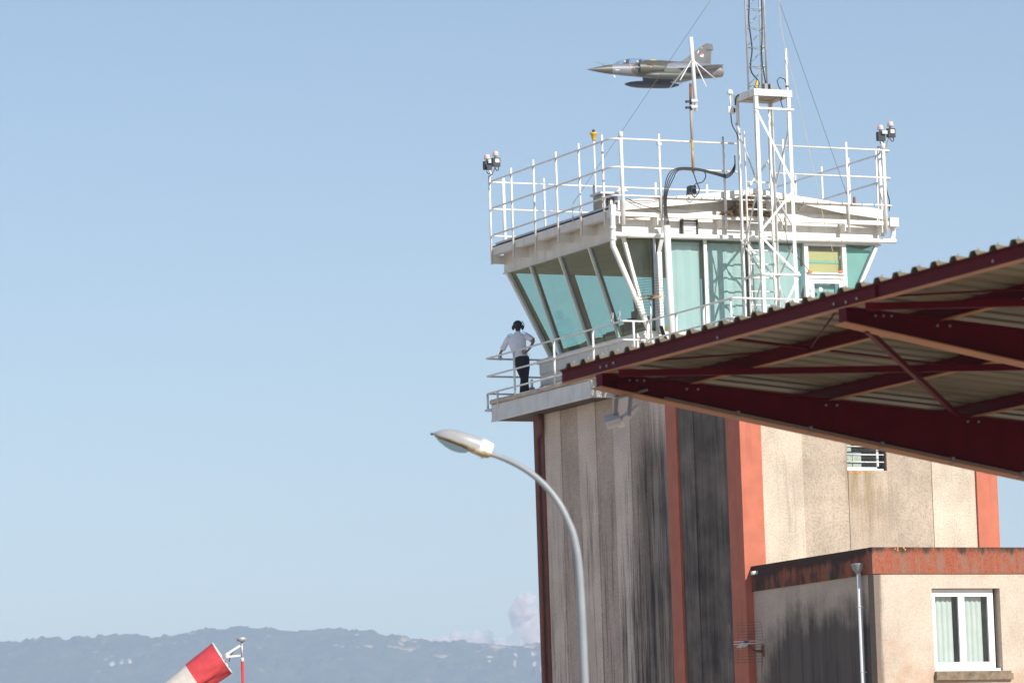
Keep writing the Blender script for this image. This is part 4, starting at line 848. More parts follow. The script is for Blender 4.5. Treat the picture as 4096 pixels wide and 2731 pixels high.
rp = [pv(3115, -10, 4.3), pv(3122, 100, 4.3), pv(3150, 230, 4.2), pv(3200, 430, 4.2), pv(3255, 690, 4.2), pv(3300, 900, 4.2), pv(3330, 1000, 4.3), pv(3362, 1120, 4.6)]
cable('rope', 'pale thin rope hanging slack in front of the door bay', rp, 0.007, 'rope_pale', 6, 'rope')
cable('thin_cable', 'thin black cable drooping from the nest past the glass to the door transom', [pv(3105, 850, 5.2), pv(3140, 920, 5.3), pv(3155, 990, 5.5), pv(3190, 1030, 5.6), pv(3238, 1085, 5.66)], 0.008)
for px in (3241, 3362):
    q = pv(px, 1088, 5.68); o = MB().box(q+Vector((-0.05,-0.02,-0.015)), q+Vector((0.05,0.02,0.03))).build('cable_clip', 'orange_plastic', base=q); tag(o, 'orange cable clip on the door transom ' + ('next to the tall curtains' if px < 3300 else 'below the hanging rope'), 'clip')

# ------------------------------------------------------------------ officer on the terrace
FX = Vector((-0.08, 11.35, ZF))
person = thing('person', 'officer in white short-sleeved shirt and dark trousers leaning on the terrace rail', 'person', FX)
def pr(X_, Y_, f=0.0):      # figure sketch: enlarged-crop position -> side and height, f = depth away from the viewer
    return FX + RIGHT*((X_-760)/690.0) + FWD*f + Vector((0, 0, (1462-Y_)/672.0))
def skin_obj(name, chains, mat_, parent, sub=2, root=0):
    """body grown from joints: chains of (point, radius_x, radius_y); shared points are merged"""
    me = bpy.data.meshes.new(name); bm = bmesh.new(); lay = bm.verts.layers.skin.verify(); seen = {}
    def vert(p, rx, ry):
        key = tuple(round(c, 4) for c in p)
        if key not in seen:
            v = bm.verts.new(Vector(p)-Vector(parent['_b'])); v[lay].radius = (rx, ry); v[lay].use_root = (len(seen) == 0); seen[key] = v
        return seen[key]
    for ch in chains:
        prev = None
        for p, rx, ry in ch:
            v = vert(p, rx, ry)
            if prev is not None and prev is not v and bm.edges.get((prev, v)) is None: bm.edges.new((prev, v))
            prev = v
    bm.to_mesh(me); bm.free(); me.materials.append(MATS[mat_])
    o = bpy.data.objects.new(name, me); COL.objects.link(o); o.parent = parent; o['_b'] = parent['_b']
    sk = o.modifiers.new('skin', 'SKIN'); sk.use_smooth_shade = True; sk.use_x_symmetry = False
    su = o.modifiers.new('sub', 'SUBSURF'); su.levels = sub; su.render_levels = sub
    return o
hand = pv(2003, 1437, TV1); hand.z = 14.80
shL, shR = pr(545, 450), pr(850, 425); elL, elR = pr(405, 620, 0.20), pr(975, 515, -0.10)
hf = (hand-FX).dot(FWD); hr = (hand-FX).dot(RIGHT); elL = FX+RIGHT*(-0.50)+FWD*hf*0.45+Vector((0,0,1.24)); haL = hand+Vector((0,0,0.035)); wrL = FX+RIGHT*(hr-0.005)+FWD*(hf-0.07)+Vector((0,0,haL.z-ZF+0.075)); wrR = pr(868, 690, -0.16); haR = pr(822, 722, -0.17)
pel = pr(752, 830); chest = pr(690, 520); neck = pr(698, 375); head = pr(700, 262)
body = skin_obj('body', [
    [(pel, .10, .07), (pr(735, 690), .09, .06), (chest, .09, .06), (pr(698, 430), .07, .06), (neck, .052, .052), (pr(700, 320), .062, .07), (head, .085, .098), (pr(700, 205), .06, .07)],
    [(chest, .09, .06), (shL, .055, .05), (elL, .042, .042), (elL.lerp(wrL, 0.45), .038, .036), (wrL, .026, .024), (haL, .034, .022), (haL+FWD*0.06+Vector((0,0,-0.03)), .026, .015)],
    [(chest, .09, .06), (shR, .055, .05), (elR, .042, .042), (pr(930, 600, -.13), .038, .036), (wrR, .027, .025), (haR, .036, .022), (pr(790, 728, -.16), .028, .016)],
    [(pel, .10, .07), (pr(700, 900), .07, .07), (pr(745, 1150, .03), .05, .05), (pr(735, 1420), .035, .035)],
    [(pel, .10, .07), (pr(810, 900), .07, .07), (pr(815, 1150, .03), .05, .05), (pr(828, 1420, .0), .035, .035)]], 'skin', person)
for base_, dirs in ((haL, (FWD*0.05+Vector((0,0,-0.04)))), (haR, (RIGHT*-0.05+Vector((0,0,0.015))))):
    side = Vector((0,0,1)) if base_ is haR else RIGHT
    for k in range(4):
        s0 = base_ + side*(0.024*(k-1.5)) + dirs*0.8; L = (0.8, 1.0, 0.95, 0.7)[k]
        MB().tube([s0, s0+dirs*L*0.7, s0+dirs*L*1.2+Vector((0,0,-0.02))], [0.010, 0.009, 0.007], 6).build('finger', 'skin', person)
    th = base_ - side*0.035
    MB().tube([th, th+dirs*0.4-side*0.025, th+dirs*0.9-side*0.02], [0.012, 0.011, 0.008], 6).build('thumb', 'skin', person)
def rings(mb, sec, n=20):
    """stack of level ellipses (centre, half width across, half depth)"""
    vs_, fs = [], []
    for c_, rx, ry in sec:
        for j in range(n):
            a_ = 2*math.pi*j/n; vs_.append(Vector(c_)+RIGHT*math.cos(a_)*rx+FWD*math.sin(a_)*ry)
    for i in range(len(sec)-1):
        for j in range(n): fs.append((i*n+j, (i+1)*n+j, (i+1)*n+(j+1) % n, i*n+(j+1) % n))
    return mb.add(vs_, fs, True)
sh = MB(); rings(sh, [(pr(698, 352), .056, .056), (pr(698, 372), .075, .066), (pr(698, 392), .125, .080), (pr(694, 415), .195, .095), (pr(688, 445), .225, .108), (pr(681, 500), .225, .118), (pr(684, 570), .218, .122), (pr(694, 640), .204, .116), (pr(712, 705), .190, .110), (pr(733, 755), .180, .110), (pr(745, 800), .176, .110)])
sh.tube(bez([pr(560, 455), pr(515, 490, .04), pr(470, 560, .10), pr(424, 632, .17)], 4), [.070, .074, .076, .077, .076, .075, .074, .073, .072, .071, .071, .071, .073], 12)
sh.tube(bez([pr(820, 440), pr(865, 448, -.02), pr(910, 480, -.05), pr(948, 512, -.08)], 4), [.072, .076, .080, .082, .082, .081, .080, .079, .078, .077, .076, .076, .078], 12)
sh.build('shirt', 'shirt_white', person)
tr_ = MB(); rings(tr_, [(pr(750, 776), .181, .114), (pr(752, 800), .186, .118), (pr(755, 860), .190, .122), (pr(757, 930), .180, .122), (pr(757, 985), .155, .115), (pr(757, 1010), .10, .09)])
tr_.tube(bez([pr(705, 905), pr(715, 980), pr(764, 1130, .03), pr(757, 1260, .02), pr(748, 1458)], 4), [.105]*4+[.100, .095, .090, .086]+[.082, .078, .076, .076]+[.077, .079, .082, .084, .086], 12)
tr_.tube(bez([pr(805, 905), pr(815, 980), pr(806, 1130, .03), pr(806, 1260, .02), pr(818, 1458)], 4), [.105]*4+[.100, .094, .088, .084]+[.080, .077, .076, .076]+[.077, .079, .080, .082, .083], 12)
tr_.build('trousers', 'trousers_navy', person)
MB().ball(head+Vector((0,0,0.035))-FWD*0.012, 0.108, 16, 10, (0.93, 1.0, 1.02)).ball(head-FWD*0.035+Vector((0,0,-0.03)), 0.088, 14, 8, (0.95, 0.85, 1.0)).build('hair', 'hair_dark', person)
MB().ball(head+FWD*0.10+Vector((0,0,-0.02)), 0.022, 8, 6, (0.8, 0.8, 1.2)).build('nose', 'skin', person)
hs = MB().tube([head+RIGHT*(0.118*math.cos(a))+Vector((0, 0, 0.012+0.128*math.sin(a))) for a in np.linspace(0, math.pi, 13)], 0.011, 6).build('headset', 'black_plastic', person)
for s_ in (-1, 1): MB().ball(head+RIGHT*0.118*s_+Vector((0,0,-0.035)), 0.058, 12, 8, (0.62, 0.9, 1.1)).build('ear_cup', 'black_plastic', hs)
MB().tube(bez([head+RIGHT*0.15+Vector((0,0,-0.05)), head+RIGHT*0.155+Vector((0,0,0.05)), head+RIGHT*0.10+Vector((0,0,0.13))], 5), 0.009, 6).build('microphone_arm', 'black_plastic', hs)
MB().tube(bez([head+RIGHT*0.12+Vector((0,0,-0.09)), pr(785, 380, -.08), pr(820, 500, -.13), pr(845, 700, -.13), pr(895, 770, -.1), pr(880, 800, -.08)], 5), 0.005, 5).build('headset_lead', 'lamp_white', hs)
for a, b_ in ((pr(512, 432), pr(590, 400)), (pr(800, 385), pr(862, 402))): MB().bar(a+Vector((0,0,0.025)), b_+Vector((0,0,0.025)), 0.06, 0.012).build('epaulette', 'black_plastic', person)
MB().lathe([(0.032, -0.018), (0.034, 0), (0.032, 0.018)], wrL+Vector((0,0,-0.01)), 10).build('wristwatch', 'black_plastic', person)
for dx in (-0.03, 0.085): MB().ball(FX+RIGHT*dx+FWD*0.05+Vector((0,0,0.035)), 0.05, 12, 7, (0.9, 1.0, 0.7)).ball(FX+RIGHT*dx+FWD*0.14+Vector((0,0,0.03)), 0.05, 12, 7, (0.9, 1.3, 0.55)).build('shoe', 'black_plastic', person)

# ------------------------------------------------------------------ annex building against the shaft
AX = thing('annex_building', 'low cream rendered annex with a stained red parapet band against the tower', 'building', (4, -2.8, 0))
UA, VA = 0.13, -5.60
W0, W1, WB, WT = 1.567, 3.29, 5.88, 7.68
MB().box((UA, VA+0.25, 0), (UA+0.25, -0.065, 8.02)).build('side_wall', 'annex_shade_wall', AX)
MB().box((UA, VA, 0), (W0, VA+0.25, 8.02)).box((W1, VA, 0), (11.0, VA+0.25, 8.02)).box((W0, VA, 0), (W1, VA+0.25, WB)).box((W0, VA, WT), (W1, VA+0.25, 8.02)).build('front_wall', 'annex_sun_wall', AX)
MB().box((11.0, VA, 0), (11.25, -0.065, 8.02)).build('side_wall', 'annex_sun_wall', AX)
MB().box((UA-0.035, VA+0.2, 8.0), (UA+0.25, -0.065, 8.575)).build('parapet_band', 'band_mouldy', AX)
MB().box((UA-0.035, VA-0.035, 8.0), (11.28, VA+0.198, 8.575)).build('parapet_band', 'band_sunny', AX)
MB().box((UA+0.25, VA+0.2, 8.1), (11.2, -0.065, 8.25)).build('roof', 'concrete_plain', AX)
mb = MB()
for k in range(5): mb.ball((0.14+random.random()*0.9, VA-0.036, 8.50+random.random()*0.06), 0.012+0.016*random.random(), 7, 5, (1.2, 0.25, 0.9))
mb.build('lichen', 'lichen_orange', AX, kind='stuff')
wd = MB(); fv = VA+0.16
wd.box((W0, fv, WB), (W0+0.075, fv+0.06, WT)).box((W1-0.16, fv, WB), (W1-0.085, fv+0.06, WT)).box((W0+0.075, fv, WT-0.09), (W1-0.16, fv+0.06, WT-0.01)).box((W0+0.075, fv, WB), (W1-0.16, fv+0.06, WB+0.10))
wdo = wd.build('window', 'window_pvc', AX)
mid = (W0+W1-0.085)/2
for a, b_ in ((W0+0.08, mid-0.005), (mid+0.005, W1-0.165)):
    c_ = MB().box((a, fv-0.02, WB+0.105), (a+0.075, fv+0.03, WT-0.095)).box((b_-0.075, fv-0.02, WB+0.105), (b_, fv+0.03, WT-0.095)).box((a+0.075, fv-0.02, WB+0.105), (b_-0.075, fv+0.03, WB+0.20)).box((a+0.075, fv-0.02, WT-0.17), (b_-0.075, fv+0.03, WT-0.095)).build('casement', 'window_pvc', wdo)
    MB().box((a+0.075, fv, WB+0.2), (b_-0.075, fv+0.01, WT-0.17)).build('pane', 'clear_glass', wdo)
    mb = MB(); vs_, fs = [], []; n = 26
    for i in range(n+1):
        u = a+0.02+(b_-a-0.17)*i/n; y = fv+0.14+0.018*math.sin(i*1.1); vs_ += [(u, y, WB+0.05), (u, y+0.01*math.sin(i*2.0), WT-0.05-0.02*abs(math.sin(i*0.55)))]
    for i in range(n): fs.append((2*i, 2*i+2, 2*i+3, 2*i+1))
    mb.add(vs_, fs, True); mb.build('curtain', 'curtain_white', wdo)
MB().box((W0, fv-0.11, WB-0.0), (W1-0.03, fv-0.001, WB+0.055)).build('window_board', 'window_pvc', wdo)
MB().box((W0-0.02, VA+0.25, WB-0.3), (W0, VA+1.2, WT+0.2)).box((W1, VA+0.25, WB-0.3), (W1+0.02, VA+1.2, WT+0.2)).box((W0, VA+1.2, WB-0.3), (W1, VA+1.22, WT+0.2)).build('room', 'shaft_core', wdo)
MB().box((W0-0.02, VA-0.10, WB-0.20), (W1+0.20, VA-0.004, WB-0.06)).box((W0, VA-0.07, WB-0.06), (W1+0.17, VA-0.004, WB-0.01)).build('window_ledge', 'sill_concrete', AX)
# hopper and downpipe on the shaded side
hp = thing('annex_downpipe', 'white rain downpipe with grey hopper on the dark annex side wall', 'downpipe', (0.06, -5.2, 0))
hc = (0.035, -5.12, 8.02)
MB().lathe([(0.052, 0.0), (0.075, 0.06), (0.13, 0.10), (0.15, 0.20), (0.16, 0.21), (0.16, 0.235)], hc, 14).build('hopper', 'zinc_grey', hp)
MB().rod((0.035, -5.13, 0), (0.035, -5.13, 8.05), 0.052, 12).build('pipe', 'white_pvc', hp)
for z in (7.3, 5.9, 3.5): MB().lathe([(0.06, 0), (0.06, 0.03)], (0.035, -5.13, z), 12).rod((0.035, -5.13, z), (UA+0.05, -5.13, z), 0.012, 6).build('collar', 'white_pvc', hp)
so_ = MB().tube([(0.12, -0.36, 8.42), (-0.05, -0.36, 8.40)], 0.045, 10).build('overflow_spout', 'lamp_white', base=(0.1, -0.36, 8.4)); tag(so_, 'short white overflow spout poking out of the mouldy parapet band', 'spout')
Wp = pu(3052, 2603, UA); Ca = Vector((UA-0.43, Wp.y-0.02, Wp.z+0.20))
ta = tv_aerial('television_aerial', 'small white television aerial on a bent arm from the dark annex wall', Ca, 'aerial_grid', -FWD*0.9-RIGHT*0.3+Vector((0,0,-0.25)), 'aerial_white', bez([Ca, Ca+Vector((0.10, 0, -0.10)), Ca+Vector((0.22, 0, -0.19)), Vector((UA, Wp.y, Wp.z))], 4), 'column_brown')
MB().box((UA-0.02, Wp.y-0.07, Wp.z-0.12), (UA-0.002, Wp.y+0.05, Wp.z+0.14)).build('wall_plate', 'rust', ta)
cable('aerial_lead', 'pale thin lead hanging down the annex wall below the white aerial', [(UA-0.015, Wp.y+0.03, Wp.z-0.05), (UA-0.015, Wp.y+0.10, Wp.z-0.5), (UA-0.012, Wp.y+0.11, Wp.z-1.5), (UA-0.012, Wp.y+0.11, 3.0)], 0.009, 'concrete_plain')
# cartons stacked behind the small window
cb = [(2.66, 10.86, 0.24), (2.96, 10.86, 0.30), (3.30, 10.86, 0.28), (2.66, 11.18, 0.24), (2.95, 11.18, 0.31), (2.63, 11.50, 0.22), (2.90, 11.50, 0.28), (3.29, 11.18, 0.30)]
cb = [(2.70, 10.83, 0.12), (2.845, 10.83, 0.22), (3.09, 10.83, 0.22), (2.70, 11.045, 0.12), (2.84, 11.045, 0.23), (3.085, 11.045, 0.225), (2.70, 11.275, 0.115), (2.825, 11.275, 0.225)]
for k, (u, z, w_) in enumerate(cb):
    row = ('on the sill', 'in the middle row', 'in the upper row')[0 if z < 11 else 1 if z < 11.2 else 2]; col_ = ('at the wall edge', 'in the second stack', 'nearest the dark glass')[0 if w_ < 0.15 else 1 if u < 3 else 2]
    t_ = thing('carton', 'pale bottle carton %s, %s, behind the barred window' % (row, col_), 'carton', (u, 0.4, z), 'cartons behind the barred window')
    MB().box((u, 0.33, z), (u+w_, 0.58, z+0.20)).build('box', 'carton', t_)
    MB().box((u+0.005, 0.326, z+0.155), (u+w_-0.005, 0.329, z+0.19)).build('print', 'carton_print', t_)
    if w_ > 0.15:
        fc = bpy.data.curves.new('number_print', 'FONT'); fc.body = '12'; fc.size = 0.075
        fo = bpy.data.objects.new('number_print', fc); dg_me = None
        COL.objects.link(fo); fo.rotation_euler = (math.pi/2, 0, 0); bpy.context.view_layer.update()
        me_ = bpy.data.meshes.new_from_object(fo.evaluated_get(bpy.context.evaluated_depsgraph_get())); bpy.data.objects.remove(fo)
        fo = bpy.data.objects.new('number_print', me_); COL.objects.link(fo); me_.materials.clear(); me_.materials.append(MATS['carton_print'])
        fo.parent = t_; fo.rotation_euler = (math.pi/2, 0, 0); fo.location = (0.05, -0.075, 0.04)

# ------------------------------------------------------------------ red steel canopy in front
UC = -27.148; SL = 0.088; CV0, CV1 = -46.75, -60.3; CU1 = -20.4
cn = thing('steel_canopy', 'dark red steel canopy with tapered beams and corrugated sheet roof', 'canopy', (-21, -53, 0))
def lift(v): return (CV0-v)*0.0054
def rz(u, v, o=0.0): return 7.086+lift(v)-SL*(u-UC)+o           # top line of the cantilever beams
def proof(px, py, o=0.0):
    """pixel onto the roof plane, o above the beam tops"""
    d_ = ray(px, py); n_ = np.array([SL, 0.0054, 1.0]); rhs = 7.086+o+CV0*0.0054+SL*UC
    t0 = (rhs-n_ @ CAM)/(n_ @ d_); return Vector(CAM+d_*t0)
def zc(x, y): return (2200+x/1.2405, 900+y/1.2405)
# corrugated sheets, three ribs each
pitch = 0.36; nsh = 12
for k in range(nsh):
    prof = []; v0 = CV0+0.03-k*3*pitch
    for r_ in range(3):
        b0 = v0-r_*pitch
        prof += [(b0, 0), (b0-0.20, 0), (b0-0.235, 0.05), (b0-0.315, 0.05), (b0-0.35, 0)]
    prof.append((v0-3*pitch, 0)); mb = MB(); vs_, fs = [], []
    for (v, h) in prof:
        for u in (UC-0.035, CU1):
            for th in (0, 0.003): vs_.append((u, v, rz(u, v, 0.147+h+th+0.001*(k % 2))))
    n = len(prof)
    for i in range(n-1):
        a, b_ = i*4, (i+1)*4
        fs += [(a, a+2, b_+2, b_), (a+1, b_+1, b_+3, a+3), (a, b_, b_+1, a+1), (a+2, a+3, b_+3, b_+2)]
    mb.add(vs_, fs); mb.build('roof_sheet', 'sheet_beige', cn)
    mb = MB()
    for r_ in range(3):
        b0 = v0-r_*pitch-0.275
        for u in (UC+0.03, ): mb.lathe([(0.016, 0.0), (0.016, 0.012), (0.007, 0.014), (0.007, 0.03)], (u, b0, rz(u, b0, 0.204)), 7)
    mb.build('roof_screw', 'zinc_grey', cn, kind='stuff')
# edge channel and purlins
def isec(name, u, v0, v1, h, w_, z_off, channel=False):
    """section running along v"""
    def q(du, v, dz): return (u+du, v, rz(u, v, z_off+dz))
    mt = 'canopy_red'
    t0 = 0.012
    o = MB().quadslab([q(0, v0, 0.0), q(t0, v0, 0.0), q(t0, v0, h), q(0, v0, h)], Vector(q(0, v1, 0))-Vector(q(0, v0, 0))).build(name, mt, cn)
    a = 0.0 if channel else -w_/2
    MB().quadslab([q(a-(0.012 if channel else 0), v0, -t0), q(a+w_, v0, -t0), q(a+w_, v0, 0), q(a-(0.012 if channel else 0), v0, 0)], Vector(q(0, v1, 0))-Vector(q(0, v0, 0))).build('flange', 'canopy_flange_bounce', o)
    MB().quadslab([q(a-(0.02 if channel else 0), v0, h), q(a+w_, v0, h), q(a+w_, v0, h+t0), q(a-(0.02 if channel else 0), v0, h+t0)], Vector(q(0, v1, 0))-Vector(q(0, v0, 0))).build('flange', mt, o)
    return o
eb = isec('edge_beam', UC, CV0, CV1, 0.122, 0.075, 0.013, True)
pur = [proof(*zc(1300, 640), 0.0).x, proof(*zc(1800, 777), 0.0).x, proof(*zc(2230, 925), 0.0).x]
for u in pur: isec('purlin', u, CV0, CV1, 0.122, 0.075, 0.013)
isec('purlin', CU1-0.1, CV0, CV1, 0.122, 0.075, 0.013)
# tapered cantilever beams on posts
BV = [-47.69, -53.10, -58.51]
for v in BV:
    def bz(u): return rz(u, v, -0.150-0.0895*(u-UC))
    ue = -20.9; wb = MB().quadslab([(UC, v-0.006, bz(UC)), (ue, v-0.006, bz(ue)), (ue, v-0.006, rz(ue, v)), (UC, v-0.006, rz(UC, v))], (0, 0.012, 0)).build('cantilever_beam', 'canopy_red', cn)
    fl = MB().quadslab([(UC-0.04, v-0.115, bz(UC-0.04)-0.014), (UC-0.04, v+0.115, bz(UC-0.04)-0.014), (UC-0.04, v+0.115, bz(UC-0.04)), (UC-0.04, v-0.115, bz(UC-0.04))], Vector((ue, v, bz(ue)))-Vector((UC-0.04, v, bz(UC-0.04)))).build('flange', 'canopy_flange_bounce', wb)
    MB().quadslab([(UC, v-0.075, rz(UC, v)), (UC, v+0.075, rz(UC, v)), (UC, v+0.075, rz(UC, v, 0.012)), (UC, v-0.075, rz(UC, v, 0.012))], Vector((ue, v, rz(ue, v)))-Vector((UC, v, rz(UC, v)))).build('flange', 'canopy_red', wb)
    MB().box((UC-0.012, v-0.075, bz(UC)), (UC, v+0.075, rz(UC, v))).build('end_plate', 'canopy_red', wb)
    for k in range(3): MB().lathe([(0.013, -0.012), (0.013, 0)], (UC+0.35+0.09*k, v-0.008, rz(UC+0.35, v, -0.035)), 6, 'y').build('bolt', 'zinc_grey', wb)
    for u in pur: 
        for s_ in (-0.07, 0.07): MB().lathe([(0.014, -0.012), (0.014, 0)], (u+s_, v-0.008, rz(u, v, -0.05)), 6, 'y').build('bolt', 'zinc_grey', wb)
    MB().box((ue-0.0, v-0.12, 0), (ue+0.30, v-0.10, rz(ue, v))).box((ue, v+0.10, 0), (ue+0.30, v+0.12, rz(ue, v))).box((ue+0.14, v-0.10, 0), (ue+0.16, v+0.10, rz(ue, v))).build('post', 'canopy_red', cn)
for px, py in ((2400,1460), (2425,1455), (2452,1443), (2868,1342), (3333,1207), (3382,1200), (3425,1185), (3970,1036)):
    q = pu(px, py+8, UC-0.012); MB().lathe([(0.016, -0.012), (0.016, 0)], (UC, q.y, q.z), 6, 'x').build('bolt', 'zinc_grey', eb)
jq = pu(3493, 1165, UC-0.012); MB().box((UC-0.02, jq.y-0.05, rz(UC, jq.y, 0.02)), (UC-0.002, jq.y+0.05, rz(UC, jq.y, 0.13))).build('splice_plate', 'canopy_red', eb)
def rodc(a, b_, r, o, mt='canopy_red', name='tie_rod'): MB().rod(proof(*zc(*a), o), proof(*zc(*b_), o), r, 8).build(name, mt, cn)
rodc((920, 565), (1290, 612), 0.016, 0.05); rodc((1290, 612), (1435, 405), 0.010, 0.05); rodc((500, 672), (1060, 632), 0.010, 0.05); rodc((1390, 622), (2000, 697), 0.010, 0.05); rodc((1700, 352), (2352, 318), 0.010, 0.05)
a, b_ = proof(*zc(345, 735), -0.03), proof(*zc(2600, 700), -0.03); MB().bar(a, b_, 0.07, 0.07).build('wind_brace', 'canopy_red', cn)
a, b_ = proof(*zc(1570, 405), -0.03), proof(*zc(2900, 372), -0.03); MB().bar(a, b_, 0.07, 0.07).build('wind_brace', 'canopy_red', cn)
a = pv(*zc(1572, 520), BV[1]+0.05); b_ = proof(*zc(2020, 940), -0.05); MB().bar(a, b_, 0.045, 0.06).build('knee_brace', 'canopy_red', cn)
# conduit clipped along the first beam
v = BV[0]; cpts = [(UC+0.75+0.9*k, v-0.05, rz(UC+0.75+0.9*k, v, -0.150-0.0895*(0.75+0.9*k)+0.025)) for k in range(7)]
cdt = tag(MB().tube(cpts, 0.018, 8).build('conduit', 'concrete_plain', base=cpts[0]), 'pale cable conduit clipped along the tapered red beam above the tower wall', 'conduit')
for k in range(1, 6): MB().box(Vector(cpts[k])+Vector((-0.03, -0.03, -0.05)), Vector(cpts[k])+Vector((0.01, 0.03, 0.03))).build('clip', 'zinc_grey', cdt)
# floodlight under the beam tip
vf = v-0.02; fl = thing('floodlight', 'small pale floodlight on two straps under the red canopy tip', 'floodlight', pv(2480, 1570, vf))
MB().rod(pv(2462, 1592, vf+0.06), pv(2590, 1558, vf-0.05), 0.016, 8).build('crossbar', 'zinc_grey', fl)
MB().box(pv(2480, 1566, vf)+Vector((-0.06, -0.05, 0)), pv(2540, 1556, vf)+Vector((0.02, 0.05, 0.06))).build('mount', 'canopy_red', fl)
MB().bar(pv(2466, 1592, vf+0.05), pv(2461, 1668, vf+0.05), 0.045, 0.008, (0,1,0)).build('strap', 'zinc_grey', fl)
MB().bar(pv(2523, 1582, vf-0.03), pv(2515, 1662, vf-0.03), 0.045, 0.008, (0,1,0)).build('strap', 'zinc_grey', fl)
f0, f1, f2, f3 = pv(2421, 1690, vf-0.08), pv(2481, 1672, vf-0.08), pv(2484, 1700, vf-0.08), pv(2431, 1718, vf-0.08)
MB().quadslab([f0, f1, f2, f3], (0.10, 0.24, 0.10)).build('housing', 'lamp_white', fl)
MB().quadslab([f0+Vector((0.02,-0.006,-0.02)), f1+Vector((0,-0.006,-0.02)), f2+Vector((0,-0.006,0.03)), f3+Vector((0.02,-0.006,0.03))], (0, 0.004, 0)).build('lens', 'sock_white', fl)
g0, g1 = pv(2490, 1672, vf), pv(2562, 1617, vf)
MB().quadslab([g0, g1, g1+Vector((-0.015, 0, -0.03)), g0+Vector((0.03, 0, -0.09))], (0, 0.16, 0.0)).build('visor', 'lamp_white', fl)

# ------------------------------------------------------------------ street lamp
L0 = pd(2330, 2600, 44)
lp = thing('street_lamp', 'grey street lamp with a curved arm in front of the tower shaft', 'street lamp', (pp(2345, 2731, L0).x, pp(2345, 2731, L0).y, 0))
zl = lambda x, y: pp(1700+x/3.136, 1650+y/3.136, L0)
cpts = [zl(800, 508), zl(980, 570), zl(1180, 665), zl(1370, 790), zl(1540, 950), zl(1690, 1150), zl(1800, 1370), zl(1870, 1568), pp(2315, 2264, L0), pp(2328, 2480, L0), pp(2338, 2731, L0)]
low = cpts[-1]+(cpts[-1]-cpts[-2]).normalized()*(cpts[-1].z/abs((cpts[-1]-cpts[-2]).normalized().z)); low.z = 0
pts = bez(cpts, 6)+[low]; n = len(pts)
MB().tube(pts, [0.026+0.016*min(1, i/(n-2)) for i in range(n-1)]+[0.065], 16).build('pole', 'lamp_pole_grey', lp)
T0, T1 = zl(88, 262), zl(832, 520); ax = (T1-T0); Lh = ax.length; ax.normalize(); dep = FWD; up_ = dep.cross(ax); up_ = up_ if up_.z > 0 else -up_
px_m = 1/3.136/(FPX/44)
def shell(name, mt, stn, sign, s0=0.0, s1=1.0, nseg=14, flat=False):
    vs_, fs = [], []
    for s_, h, w_ in stn:
        for j in range(nseg+1):
            a = math.pi*j/nseg; ex = 0.75
            ca, sa = math.copysign(abs(math.cos(a))**ex, math.cos(a)), abs(math.sin(a))**ex
            vs_.append(T0+ax*(Lh*s_)+dep*(w_*0.85*ca)+up_*(sign*h*sa))
    m_ = nseg+1
    for i in range(len(stn)-1):
        for j in range(nseg): fs.append((i*m_+j, i*m_+j+1, (i+1)*m_+j+1, (i+1)*m_+j))
    mb = MB(); mb.add(vs_, fs, True)
    for i in (0, len(stn)-1): mb.add([vs_[i*m_+j] for j in range(m_)], [tuple(range(m_))])
    return mb.build(name, mt, lp)
q = 1000*px_m/1000
shell('upper_cover', 'lamp_grey', [(0.0, .006, .012), (0.05, 38*q, .06), (0.12, 80*q, .095), (0.22, 118*q, .125), (0.34, 140*q, .14), (0.46, 148*q, .145), (0.6, 150*q, .135), (0.72, 150*q, .12), (0.80, 148*q, .108)], 1)
shell('end_cap', 'lamp_white', [(0.80, 152*q, .110), (0.90, 146*q, .102), (0.985, 132*q, .090), (1.0, 110*q, .08)], 1)
shell('lower_housing', 'lamp_dirty', [(0.02, 10*q, .02), (0.12, 26*q, .10), (0.34, 30*q, .147), (0.6, 38*q, .142), (0.68, 66*q, .13), (0.82, 74*q, .112), (0.95, 66*q, .095), (0.995, 40*q, .08)], -1)
shell('lamp_bowl', 'lamp_glass', [(0.06, 22*q, .04), (0.14, 62*q, .085), (0.26, 98*q, .115), (0.38, 118*q, .125), (0.5, 116*q, .12), (0.60, 92*q, .10), (0.66, 50*q, .07)], -1)
MB().ball(T0+up_*-0.004, 0.014, 8, 6).build('nose_clip', 'black_plastic', lp)
for k in (0.86, 0.89): MB().rod(T0+ax*(Lh*k)-up_*(70*q), T0+ax*(Lh*k)-up_*(92*q), 0.004, 6).build('screw', 'black_plastic', lp)

# ------------------------------------------------------------------ windsock
K0 = pd(968, 2600, 115)
ws = thing('windsock', 'red and white striped windsock drooping from a red and steel pole', 'windsock', (K0.x, K0.y, 0))
zw = lambda x, y: pp(x/2.138, 2300+y/2.138, K0)
topw, jn = zw(2066, 560), zw(2072, 720)
MB().rod(jn, topw, 0.029, 10).build('pole_top', 'galvanised', ws)
MB().rod((jn.x, jn.y, 0), jn, 0.037, 10).build('pole', 'pole_red', ws)
MB().lathe([(0.043, -0.05), (0.043, 0.05)], jn, 10).build('collar', 'lamp_white', ws)
MB().lathe([(0.04, -0.02), (0.125, 0.0), (0.13, 0.07), (0.11, 0.09)], topw, 14).build('obstruction_lamp', 'galvanised', ws)
MB().bar(zw(2055, 600), zw(1930, 680), 0.03, 0.06).build('arm', 'lamp_white', ws); MB().bar(zw(2058, 684), zw(1935, 697), 0.03, 0.05).build('arm', 'lamp_white', ws)
MB().quadslab([zw(1920, 672), zw(1965, 665), zw(1958, 700), zw(1930, 705)], FWD*0.03).build('arm_plate', 'lamp_white', ws)
MB().tube(bez([zw(2056, 610), zw(2010, 640), zw(1975, 680), zw(1960, 735)], 5), 0.012, 6).build('lead', 'black_cable', ws)
ma, mb_ = zw(1817, 577), zw(1981, 832); mc = (ma+mb_)/2; R0 = (ma-mb_).length/2
